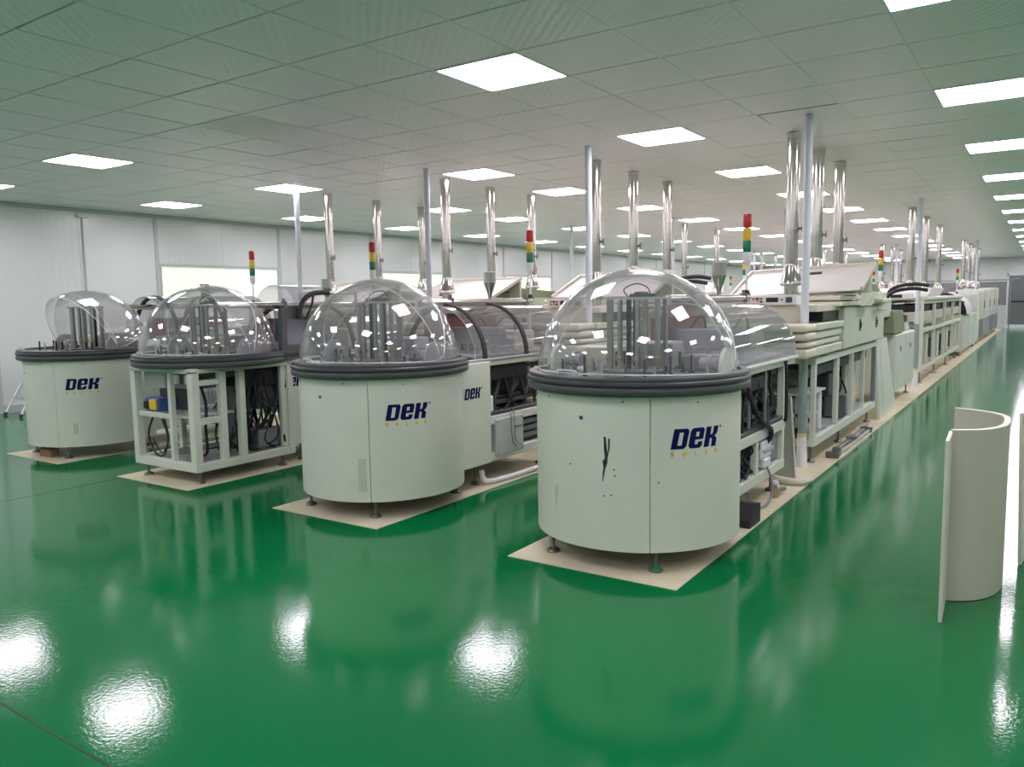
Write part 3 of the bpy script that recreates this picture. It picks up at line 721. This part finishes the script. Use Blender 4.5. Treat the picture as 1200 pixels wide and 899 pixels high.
for k in (1, 2, 3): place(tw0, (XC[k]-.03, 5.93, 0), 'red yellow green signal tower over the hood of the '+LINE[k])
tw1 = tower(12.15); P = Part(tw1, 12.15); P(MB().cyl((0, 12.15, 1.331), (0, 12.15, 1.37), .02, n=8), 'pole_stand', 'black')
tw1.location.x = XC[0]-.1; tw1['label'] = 'distant signal tower above the cabinet of the '+LINE[0]
for k in (1, 2, 3): place(tw1, (XC[k]-.1, 12.15, 0), 'distant signal tower above the cabinet of the '+LINE[k])
for k in range(4): place(tw0, (XC[k]-.02, 22.6, .0), 'farthest small signal tower near the end of the '+LINE[k])

# ------------------------------------------------------------------ oven with infeed covers, open frame and lid
def oven(kind, label):
    y0 = 6.4
    t = thing('drying_oven', label, 'machine', (XC[kind], y0, 0), 'drying ovens along the lines'); P = Part(t, y0)
    X = .36
    def bar(*a, name='rail', mt='frame_paint'): return P(MB().box(*a, .004), name, mt)
    for s in (-1, 1):
        xa, xb = (X-.045, X) if s > 0 else (-X, -X+.045)
        bar(xa, xb, 6.52, 9.25, .82, .87); bar(xa, xb, 6.52, 9.25, .155, .225)
        for y, wd in ((6.52, .05), (7.33, .07), (7.98, .05), (8.55, .04)): bar(xa+.003, xb-.003, y, y+wd, .225, .82, name='post')
        bar(xa+.003, xb-.003, 9.17, 9.25, .225, .82, name='post', mt='mid_grey')
    for y in (6.52, 7.35, 9.2):
        bar(-X+.045, X-.045, y, y+.045, .82, .87, name='cross_rail'); bar(-X+.045, X-.045, y, y+.045, .155, .2, name='cross_rail')
    for y in (6.6, 6.95, 8.3, 8.8): bar(X-.04, X-.005, y, y+.03, .87, .90, name='spacer')
    P(MB().box(-X+.05, X-.05, 6.55, 9.2, .158, .166), 'bottom_tray', 'box_grey')
    P(MB().box(-.31, -.29, 6.58, 9.15, .23, .82), 'back_panel', 'plate_grey')
    # machinery seen through the frame
    P(MB().box(-.2, .30, 6.55, 7.15, .56, .575), 'shelf', 'frame_paint'); P(MB().box(.05, .28, 6.62, 7.0, .37, .40), 'shelf', 'box_grey')
    P(MB().cyl((.2, 6.75, .47), (.2, 7.0, .47), .055, n=16).box(.14, .26, 6.66, 6.75, .41, .53, .008), 'motor', 'disc_grey')
    P(MB().cyl((.22, 6.62, .25), (.22, 6.95, .25), .05, n=16), 'motor', 'mid_grey'); P(MB().box(-.1, .1, 6.6, 7.1, .2, .34, .01), 'pump', 'dark_grey')
    for k in range(3): P(MB().cyl((.24, 6.56+.07*k, .30), (.24, 6.56+.07*k, .37), .022, n=10), 'regulator', 'brass' if k == 1 else 'white_plastic')
    P(MB().box(.18, .21, 6.62, 6.65, .17, .56), 'stand', 'box_grey'); P(MB().box(-.2, .1, 7.5, 7.9, .20, .42, .02), 'blower', 'black')
    P(MB().cyl((-.1, 8.25, .23), (-.1, 8.25, .80), .04, n=12), 'riser_pipe', 'dark_steel'); P(MB().box(-.15, .2, 8.5, 9.0, .18, .70, .01), 'heater_box', 'cream_green')
    P(MB().box(.02, .26, 7.45, 7.8, .46, .66, .01), 'fan_box', 'dark_grey'); P(MB().box(.08, .28, 8.1, 8.45, .18, .40, .01), 'transformer', 'mid_grey'); P(MB().box(-.25, .28, 6.6, 9.1, .70, .78, .004), 'cable_tray', 'dark_grey')
    P(MB().cyl((.25, 7.1, .22), (.25, 7.1, .54), .03, n=12), 'air_filter', 'white_plastic')
    rnd = random.Random(41+kind)
    for k in range(9):
        y = rnd.uniform(6.6, 9.0); x = rnd.uniform(0, .25)
        P(MB().tube([(x, y, .82), (x+rnd.uniform(-.05, .05), y+rnd.uniform(-.1, .1), .6), (x+rnd.uniform(-.08, .05), y+rnd.uniform(-.15, .15), .4), (x+rnd.uniform(-.1, .05), y+rnd.uniform(-.15, .15), .2)], .009, 6), 'cable', 'rubber')
    for x in (-.3, .3):
        for y in (6.66, 7.7, 9.1): foot(P, x, y, .158)
    # stacked bull-nosed infeed covers, wrapping the right flank
    for z0, z1, dy in ((1.095, 1.155, 0), (1.030, 1.090, .03), (.975, 1.018, .05), (.895, .968, .02)):
        c_ = P(MB().box(-.42, .40, 6.02+dy, 6.36, z0, z1, .022, seg=3), 'infeed_cover', 'cream')
        P(MB().box(.345, .40-dy*.5, 6.37, 7.33-dy, z0+.003, z1-.003, .006), 'cover_return', 'cream_green', c_)
    P(MB().box(-.40, .33, 6.10, 6.36, 1.019, 1.029), 'dark_gap', 'black')
    # head box and control strip
    P(MB().box(-.40, .23, 6.50, 7.38, .90, 1.295, .008), 'head_box', 'cream'); P(MB().box(-.40, .36, 6.52, 7.38, 1.24, 1.297, .006), 'head_beam', 'cream')
    P(MB().box(.23, .34, 6.80, 7.38, 1.16, 1.24), 'feed_slot', 'black')
    cp = P(MB().box(-.17, .21, 6.44, 6.62, 1.300, 1.378, .005), 'control_strip', 'white_plastic')
    P(MB().box(-.02, .075, 6.434, 6.44, 1.322, 1.358), 'display', 'black', cp); P(MB().box(.135, .185, 6.432, 6.44, 1.318, 1.360, .003), 'switch', 'dark_grey', cp)
    P(MB().cyl((.105, 6.44, 1.34), (.105, 6.430, 1.34), .009, n=10), 'knob', 'mid_grey', cp)
    for k in range(3):
        P(MB().box(-.135+.032*k, -.112+.032*k, 6.434, 6.44, 1.342, 1.358), 'push_button', 'black' if k == 1 else 'orange', cp); P(MB().box(-.135+.032*k, -.112+.032*k, 6.434, 6.44, 1.318, 1.334), 'push_button', 'orange' if k != 2 else 'dark_grey', cp)
    # oven body
    bd = P(MB().box(-X-.02, X+.03, 7.40, 9.43, .895, 1.265, .008), 'oven_body', 'cream_green')
    for y in (8.06, 8.92):
        l_ = P(MB().box(X+.03, X+.036, y, y+.07, 1.03, 1.14, .004), 'latch_plate', 'dark_grey', bd); P(MB().box(X+.036, X+.045, y+.022, y+.048, 1.06, 1.11, .003), 'latch', 'black', l_)
    # layered ledges and folded side flap under the lid
    for q, (z0, z1, dy) in enumerate(((1.275, 1.315, .0), (1.325, 1.362, .06), (1.370, 1.392, .10))):
        P(MB().box(-.42, .42-.03*q, 7.12+dy, 9.35, z0, z1, .008), 'ledge', 'cream')
    P(MB().prism([(7.9, 1.27), (8.2, 1.27), (8.55, 1.40), (8.25, 1.40)], lambda u, v: (.36, u, v), lambda u, v: (.47, u, v)), 'side_flap', 'cream_green')
    P(MB().box(.34, .50, 8.65, 9.15, 1.29, 1.33, .006), 'side_tray', 'cream_green'); P(MB().box(.2, .40, 9.0, 9.5, 1.20, 1.40, .01), 'end_block', 'cream')
    # propped-up lid: a shallow tray with rims
    W = .57; L0, L1 = Vector((0, 7.18, 1.395)), Vector((0, 7.80, 1.625))
    d = (L1-L0); ln = d.length; d.normalize(); nrm = Vector((0, -d.z, d.y))
    ro = R(2.2) if kind == 0 else 0
    def lp_(x, s, n_): 
        q = L0+d*s+nrm*n_; q.x = x; q.z += x*math.tan(ro); return q
    def lbox(x0, x1, s0, s1, n0, n1):
        return MB().add([lp_(x0,s0,n0), lp_(x1,s0,n0), lp_(x1,s1,n0), lp_(x0,s1,n0), lp_(x0,s0,n1), lp_(x1,s0,n1), lp_(x1,s1,n1), lp_(x0,s1,n1)],
                        [(3,2,1,0),(4,5,6,7),(0,1,5,4),(1,2,6,5),(2,3,7,6),(3,0,4,7)])
    ld = P(lbox(-W, W, 0, ln, -.012, 0), 'lid', 'lid_white')
    for a in ((-W, W, ln-.022, ln, 0, .022), (-W, -W+.02, 0, ln-.022, 0, .022), (W-.02, W, 0, ln-.022, 0, .022)): P(lbox(*a), 'lid_rim', 'cream', ld)
    P(lbox(.02, .13, ln*.72, ln*.78, 0, .012) if kind == 0 else lbox(-.28, -.16, ln*.18, ln*.24, 0, .014), 'lid_handle', 'black', ld)
    P(MB().box(-W+.05, W-.05, 7.82, 7.86, 1.39, 1.60), 'lid_prop', 'cream')
    P(MB().prism([(7.45, 1.40), (9.2, 1.40), (9.0, 1.47), (8.0, 1.52), (7.8, 1.47)], lambda u, v: (-.42, u, v), lambda u, v: (.38, u, v)), 'lid_shade', 'olive')  # solid whose dark olive colour stands in for the shade by the lid
    if kind == 3:
        hh = P(half_shell(.36, 1.30, .30, 6.2, 7.0), 'raised_hood', ['acrylic_smoke', 'acrylic_edge'], fix=False, sharp=60)
    return t
OVL = ['cream drying oven with propped white lid and open frame, nearest machine line', 'cream drying oven with propped lid in the second machine line from the right',
       'cream drying oven with propped white lid in the third machine line', 'cream drying oven with clear raised cover in the leftmost machine line']
for k in range(4): oven(k, OVL[k])

# ------------------------------------------------------------------ modules further down the line
t = thing('angled_end_panel', 'pale leaning access panel beside the oven frame of the nearest machine line', 'panel', (XC[0], 9.3, 0), 'leaning access panels'); P = Part(t, 9.3)
def lean(v): return .40-(v-.0)*.09
P(MB().prism([(9.32, .006), (10.42, .006), (10.10, .87), (9.38, .87)], lambda u, v: (lean(v)-.03, u, v), lambda u, v: (lean(v), u, v)), 'panel', 'frame_paint')
P(MB().prism([(9.55, .12), (10.15, .12), (9.98, .76), (9.58, .76)], lambda u, v: (lean(v)+.0005, u, v), lambda u, v: (lean(v)+.008, u, v)), 'raised_field', 'drum_paint')
for k in (1, 2, 3): place(t, (XC[k], 9.3, 0), 'pale leaning access panel beside the oven of the '+LINE[k])

t = thing('control_cabinet', 'white control cabinet with green sloped top in the nearest machine line', 'cabinet', (XC[0], 10.5, 0), 'control cabinets'); P = Part(t, 10.5)
P(MB().box(-.34, .34, 10.5, 12.2, .16, .885, .008), 'body', 'frame_paint')
for a, b_ in ((10.52, 11.34), (11.36, 12.18)):
    d_ = P(MB().box(.34, .358, a, b_, .18, .87, .006), 'door', 'drum_paint'); P(MB().box(.358, .364, (a+b_)/2-.03, (a+b_)/2+.05, .66, .72), 'label_plate', 'mid_grey', d_)
P(MB().prism([(10.35, .90), (11.25, .90), (11.2, 1.17), (10.45, 1.17)], lambda u, v: (.02, u, v), lambda u, v: (.36-(v-.9)*.1, u, v)), 'sloped_hood', 'olive')
P(MB().prism([(11.25, .895), (12.1, .895), (11.95, 1.0), (11.35, 1.10)], lambda u, v: (-.1, u, v), lambda u, v: (.3, u, v)), 'desk', 'white_plastic'); P(MB().box(.2, .31, 11.55, 11.8, 1.0, 1.10, .01), 'keypad', 'black')
P(MB().box(-.36, .0, 10.4, 12.2, .90, 1.33, .01), 'upper_body', 'cream'); P(MB().box(-.36, .3, 9.6, 10.5, 1.10, 1.30, .01), 'bridge', 'cream')
for x in (-.28, .28):
    for y in (10.6, 12.1): foot(P, x, y, .165)
for k in (1, 2, 3): place(t, (XC[k], 10.5, 0), 'white control cabinet with green sloped top in the '+LINE[k])

def hose_arcs(x, y, z, label):
    t = thing('black_hose_bundle', label, 'hose', (x, y, 0), 'black hose bundles'); P = Part(t, 0)
    for q, (dz, dy) in enumerate(((0, 0), (-.06, -.12))):
        P(MB().tube([(-.24, dy, z-.13+dz*1.5), (-.19, dy, z-.06+dz), (-.06, dy, z-.01+dz), (.10, dy+.05, z+.005+dz), (.25, dy+.1, z-.02+dz)], .024, 8), 'hose', 'rubber')
    P(MB().tube([(-.24, -.05, z-.42), (-.25, -.05, z-.3), (-.24, -.05, z-.1)], .014, 8), 'stand', 'mid_grey')
    return t
hose_arcs(XC[0]+.28, 11.9, 1.50, 'black curved hose bundle arching above the cabinet, nearest machine line')
hose_arcs(XC[1]+.12, 9.3, 1.62, 'black hose bundle behind the nearest clear dome')

def frame_module(y0, y1, nb, name, label, group):
    t = thing(name, label, 'machine', (XC[0], y0, 0), group); P = Part(t, y0); X = .34
    def bar(*a, n_='rail', mt='frame_paint'): return P(MB().box(*a, .004), n_, mt)
    for s in (-1, 1):
        xa, xb = (X-.05, X) if s > 0 else (-X, -X+.05)
        bar(xa, xb, y0, y1, .20, .26); bar(xa, xb, y0, y1, .79, .85); bar(xa, xb, y0, y1, 1.22, 1.27)
        for k in range(nb+1):
            y = y0+(y1-y0-.07)*k/nb; bar(xa+.003, xb-.003, y, y+.07, .26, .79, n_='post'); bar(xa+.003, xb-.003, y, y+.07, .85, 1.22, n_='post')
    for k in range(nb):
        ya, yb = y0+(y1-y0)*k/nb+.1, y0+(y1-y0)*(k+1)/nb-.1
        P(MB().box(-.3, .30, ya, yb, .95, 1.10, .006), 'belt_unit', 'cover_panel'); P(MB().box(-.28, .27, ya, yb, 1.12, 1.20), 'dark_bay', 'black')
        P(MB().box(-.25, -.05, ya+.1, yb-.2, .27, .75, .01), 'equipment_box', 'plate_grey'); P(MB().box(.1, .25, ya+.3, ya+.6, .30, .62, .01), 'drive_box', 'dark_grey')
        P(MB().box(.24, .30, ya+.7, ya+.95, .28, .74, .006), 'side_plate', 'cream_green')
        P(MB().cyl((.2, ya+.1, .70), (.2, yb-.1, .70), .03, n=10), 'shaft', 'dark_steel')
    P(MB().box(-.38, .38, y0+.1, y1-.1, 1.275, 1.33, .01), 'top_cover', 'cream'); P(MB().prism([(y0+.2, 1.335), (y0+1.9, 1.335), (y0+2.5, 1.47), (y0+.7, 1.47)], lambda u, v: (-.38, u, v), lambda u, v: (.36, u, v)), 'raised_lid', 'lid_white')
    P(MB().box(-.2, .2, y0-.12, y0+.02, 1.30, 1.385, .006), 'control_strip', 'white_plastic'); P(MB().box(-.1, .06, y0-.126, y0-.12, 1.32, 1.365), 'display', 'black')
    for x in (-.28, .28):
        for k in range(4): foot(P, x, y0+.3+(y1-y0-.6)*k/3, .205)
    return t
t = frame_module(13.2, 19.4, 4, 'conveyor_frame', 'long open conveyor frame with shelves midway down the nearest machine line', 'long conveyor frames')
for k in (1, 2, 3): place(t, (XC[k], 13.2, 0), 'long open conveyor frame midway down the '+LINE[k])
t = thing('arched_cabinet', 'cream cabinet with dark arched opening far down the nearest machine line', 'cabinet', (XC[0], 19.6, 0), 'arched far cabinets'); P = Part(t, 19.6)
for a, b_ in ((19.6, 21.2), (21.3, 22.6), (22.7, 23.9)):
    u_ = P(MB().box(-.36, .36, a, b_, .10, .90, .01), 'lower_unit', 'cream' if a < 20 else 'frame_paint'); P(MB().box(.36, .372, a+.06, b_-.06, .16, .86, .006), 'door', 'frame_paint', u_)
P(half_shell(.42, .92, .46, 19.7, 21.3, .02), 'arch_cover', ['lid_white', 'cream'], fix=False, sharp=60); P(arch(.425, .92, .465, 19.62, .08, .05), 'arch_gasket', 'black')
P(MB().box(-.36, .36, 21.35, 23.9, .92, 1.34, .01), 'upper_unit', 'lid_white'); P(MB().box(.05, .362, 19.75, 19.9, .92, 1.2), 'arch_inside', 'black')
for x in (-.3, .3):
    for y in (19.8, 23.7): foot(P, x, y, .11)
for k in (1, 2, 3): place(t, (XC[k], 19.6, 0), 'cream cabinet with arched cover far down the '+LINE[k])
t = thing('end_cabinet', 'tall cream cabinet at the far end of the nearest machine line', 'cabinet', (XC[0], 24.4, 0), 'tall far cabinets'); P = Part(t, 24.4)
for q, (a, b_) in enumerate(((24.4, 26.3), (26.4, 28.9), (29.0, 31.4), (31.5, 34.0))):
    zt = (1.42, 1.48, 1.53, 1.55)[q]
    u_ = P(MB().box(-.37, .37, a, b_, .10, zt, .015), 'unit', 'frame_paint'); P(MB().box(.37, .385, a+.08, b_-.08, .72, zt-.06, .01), 'upper_door', 'lid_white' if q % 2 else 'cream', u_)
    P(MB().box(.37, .378, a+.1, b_-.1, .15, .66), 'lower_panel', 'disc_grey' if q % 2 else 'mid_grey', u_); P(MB().box(.385, .40, b_-.25, b_-.2, .95, 1.15), 'door_handle', 'black', u_)
for x in (-.3, .3):
    for y in (24.6, 29.0, 33.8): foot(P, x, y, .11)
for k in (1, 2, 3): place(t, (XC[k], 24.4, 0), 'tall cream cabinet at the far end of the '+LINE[k])
rl = thing('guard_rail', 'dark guard rail with rounded corner at the far end of the hall', 'rail', (-3.4, 35.6, 0)); P = Part(rl, 0)
P(MB().tube([(-3.2, 0, 0), (-3.2, 0, 1.78), (-3.1, 0, 1.86), (2.1, 0, 1.86), (2.22, 0, 1.76), (2.22, 0, 0)], .022, 8, smooth=3), 'tube', 'mid_grey'); P(MB().box(-3.1, 2.1, -.01, .01, .9, 1.8), 'infill_panel', 'mid_grey')

# ------------------------------------------------------------------ exhaust ducts
def duct(y, zb, label):
    t = thing('exhaust_duct', label, 'duct', (XC[0]+.015, y, 0), 'steel exhaust ducts'); P = Part(t, y)
    pp = P(MB().lathe([(.053, zb+.21), (.053, H-.004)], 0, y, 28), 'pipe', 'chrome')
    P(MB().lathe([(.0545, H-.46), (.0545, H-.44)], 0, y, 28), 'joint_band', 'chrome', pp); P(MB().lathe([(.058, H-.05), (.058, H-.003)], 0, y, 28), 'ceiling_collar', 'chrome', pp)
    P(MB().lathe([(.060, 1.299 if y < 7.5 else zb-.02), (.060, zb+.03), (.092, zb+.032), (.094, zb+.06), (.088, zb+.075), (.056, zb+.205), (.056, zb+.225)], 0, y, 24), 'cone', 'chrome')
    dm = P(MB().lathe([(.0535, 1.93), (.0575, 1.932), (.0575, 1.955), (.0535, 1.957)], 0, y, 24), 'damper_collar', 'chrome')
    P(MB().cyl((.05, y, 1.944), (.085, y, 1.944), .012, n=10).box(.078, .088, y-.015, y+.015, 1.915, 1.975, .003), 'damper_knob', 'dark_steel', dm)
    return t
DY = [7.05, 7.93, 8.86, 14.19, 15.93, 18.06, 23.7, 25.4, 27.0, 28.6]
ORDN = ['first', 'second', 'third', 'fourth', 'fifth', 'sixth', 'seventh', 'eighth', 'ninth', 'tenth']
for n_, y in enumerate(DY):
    zb = 1.425 if n_ == 0 else 1.53-.02*n_ if n_ < 3 else 1.38 if n_ < 6 else 1.52
    d0 = duct(y, zb, 'steel exhaust duct, %s along the %s' % (ORDN[n_], LINE[0]))
    if n_ == 0: D0 = d0
    for k in (1, 2, 3):
        place(d0, (XC[k]+(-.05, -.02, 0, -.0)[k], y+(.0, .1, .05, .06)[k], 0), 'steel exhaust duct, %s along the %s' % (ORDN[n_], LINE[k]))
# service posts from floor to ceiling
def post(y, label):
    t = thing('service_post', label, 'post', (XC[0]+.280, y, 0), 'white service posts'); P = Part(t, y)
    P(MB().cyl((0, y, .30), (0, y, H-.002), .031, n=18), 'pipe', 'post_white'); P(MB().cyl((0, y, .27), (0, y, .93), .0345, n=18), 'sleeve', 'post_sleeve')
    P(MB().lathe([(.050, 0.005), (.044, .05), (.035, .262)], 0, y, 18), 'wrapped_base', 'white_plastic'); P(MB().cyl((0, y, .245), (0, y, .275), .038, n=18), 'tape_band', 'tape_yellow')
    return t
for n_, y in enumerate((6.45, 13.0, 24.15)):
    p0 = post(y, 'white ceiling post with yellow tape band, %s along the nearest machine line' % ORDN[n_])
    for k in (1, 2, 3): place(p0, (XC[k]+(.280, .280, .280, .18)[k], y, 0), 'grey-white ceiling post, %s along the %s' % (ORDN[n_], LINE[k]))

# ------------------------------------------------------------------ loose things on the floor
def cover_shape(label, loc, rz):
    t = thing('curved_cover', label, 'panel', loc, 'loose curved covers'); t.rotation_euler.z = rz
    pts = [(0, 0), (-.005, .14), (-.012, .275)]
    arc = [(0, .285), (.075, .325), (.125, .375), (.165, .445), (.190, .53), (.200, .63), (.198, .74), (.190, .83), (.165, .91), (.12, .975), (.05, 1.03), (-.05, 1.075)]
    flat = [(p[0], p[1]) for p in pts]
    Z = .775
    MB().sweep(flat[::1], [(-.002, .004), (.012, .004), (.012, Z-.004), (-.002, Z-.004)]).build('flange', 'cover_edge', t)
    # smooth the arc with a spline
    V = [Vector(a) for a in arc]; Q = []
    for i in range(len(V)-1):
        a, b, c, d = V[max(i-1, 0)], V[i], V[i+1], V[min(i+2, len(V)-1)]
        for k in range(4):
            s = k/4; Q.append(.5*((2*b)+(c-a)*s+(2*a-5*b+4*c-d)*s*s+(3*b-a-3*c+d)*s**3))
    Q.append(V[-1])
    MB().sweep([tuple(q) for q in Q], [(-.024, .004), (0, .004), (0, Z-.004), (-.024, Z-.004)]).build('curved_shell', 'cover_panel', t)
    MB().sweep([tuple(q) for q in Q], [(-.025, Z-.004), (.001, Z-.004), (.001, Z), (-.025, Z)]).build('top_edge', 'cover_edge', t)
    return t
cover_shape('loose curved olive cover panel standing in the aisle on the right', (-.315, 3.60, 0), 0)
cover_shape('second loose curved cover cut off by the right picture edge', (-.060, 4.60, 0), R(-8)).rotation_euler.y = R(-2)

t = thing('grey_plate', 'grey green metal plate leaning beside the nearest white post', 'plate', (XC[0], 5.95, 0)); P = Part(t, 5.95)
P(MB().prism([(.20, .006), (.385, .006), (.325, .63), (.22, .64)], lambda u, v: (u, 5.90+(v*.06), v), lambda u, v: (u, 5.908+(v*.06), v)), 'plate', 'plate_grey')
P(MB().prism([(.378, .006), (.388, .006), (.328, .63), (.318, .63)], lambda u, v: (u, 5.88+(v*.06), v), lambda u, v: (u, 5.90+(v*.06), v)), 'folded_edge', 'frame_paint'); P(MB().cyl((.300, 5.925, .59), (.300, 5.94, .59), .009, n=10), 'hole_rim', 'dark_steel')
wd_ = MB().prism([(-.10, .0045), (.10, .0045), (.10, .12), (.02, .13), (-.10, .05)], lambda u, v: (-.06, u, v), lambda u, v: (.07, u, v)).build('rubber_wedge', 'rubber'); wd_.location = (XC[0]+.40, 4.62, 0)
tag(wd_, 'black rubber wedge on the mat beside the nearest drum', 'wedge')
t = thing('foot_valve', 'small brass valve with pale fitting lying on the nearest mat', 'valve', (XC[0]+.38, 5.35, .004))
MB().lathe([(.03, 0), (.034, .02), (.02, .06), (.016, .09)], 0, 0, 12).build('body', 'brass', t); MB().cyl((0, 0, .05), (.02, .16, .03), .016, n=10).build('arm', 'dark_steel', t); MB().lathe([(.024, .09), (.026, .1), (.02, .115)], 0, 0, 12).build('cap', 'white_plastic', t)
t = thing('pale_hose_end', 'pale cream hose piece lying under the leaning plate', 'hose', (XC[0]+.36, 5.72, 0))
MB().tube([(-.12, .1, .03), (-.02, .04, .032), (.08, .05, .032), (.12, .16, .032)], .026, 8).build('hose', 'cream', t)
t = thing('aluminium_rail', 'aluminium rail with clamp lying on the mat under the nearest oven', 'rail', (XC[0]+.405, 7.3, 0))
MB().box(-.03, .01, -.35, 1.3, .012, .045, .004).box(.03, .055, -.3, 1.25, .012, .04, .004).build('rail', 'aluminium', t); MB().cyl((.0, -.3, .05), (.06, -.3, .05), .035, n=12).build('clamp_wheel', 'dark_steel', t); MB().box(-.04, .06, .4, .5, .045, .07, .004).build('clamp', 'mid_grey', t)
for y_ in (-.4, 1.1): MB().box(-.04, .065, y_, y_+.04, .0045, .055, .004).build('end_bracket', 'dark_steel', t)
t = thing('white_floor_pipe', 'white plastic pipe bending along the mat beside the second drum', 'pipe', (XC[1]+.42, 4.5, 0))
MB().tube([(-.06, .12, .12), (-.05, .12, .06), (-.03, .16, .030), (.0, .3, .026), (.02, .7, .026), (.03, 2.2, .026)], .021, 8).build('pipe', 'white_plastic', t)
wb_ = MB().box(-.07, .07, -.045, .045, .0045, .075, .004).build('wood_block', 'wood'); wb_.location = (XC[3]+.02, 3.53, 0); wb_.rotation_euler.z = R(12); tag(wb_, 'small brown wood block under the front of the leftmost drum', 'block')
t = thing('work_shoe', 'small black bundle on the mat under the leftmost drum', 'bundle', (XC[3]-.12, 3.55, 0))
MB().tube([(-.07, 0, .03), (-.02, .0, .045), (.04, .01, .06), (.08, .02, .05)], .026, 8).build('body', 'rubber', t)
t['category'] = 'bundle'; t.name = 'cable_bundle'
# low step ladder beside the left wall
t = thing('step_ladder', 'low aluminium step ladder by the left wall behind the leftmost drum', 'ladder', (-10.85, 5.0, 0))
for q in (-1, 1):
    MB().tube([(q*.21, -.36, .012), (q*.17, 0, .66)], .016, 6, smooth=0).build('front_rail', 'aluminium', t); MB().tube([(q*.21, .34, .012), (q*.17, .04, .66)], .013, 6, smooth=0).build('rear_rail', 'aluminium', t)
    MB().cyl((q*.21, -.365, 0), (q*.21, -.350, .04), .022, n=8).build('rubber_foot', 'rubber', t); MB().cyl((q*.21, .345, 0), (q*.21, .335, .04), .018, n=8).build('rubber_foot', 'rubber', t)
for k in range(2):
    z = .22+.22*k; f = z/.66; hw = .205-.04*f; yy = -.36+.36*f
    MB().box(-hw, hw, yy-.03, yy+.06, z-.011, z+.011, .003).build('tread', 'aluminium', t)
MB().box(-.19, .19, -.08, .12, .655, .685, .008).build('top_step', 'aluminium', t)
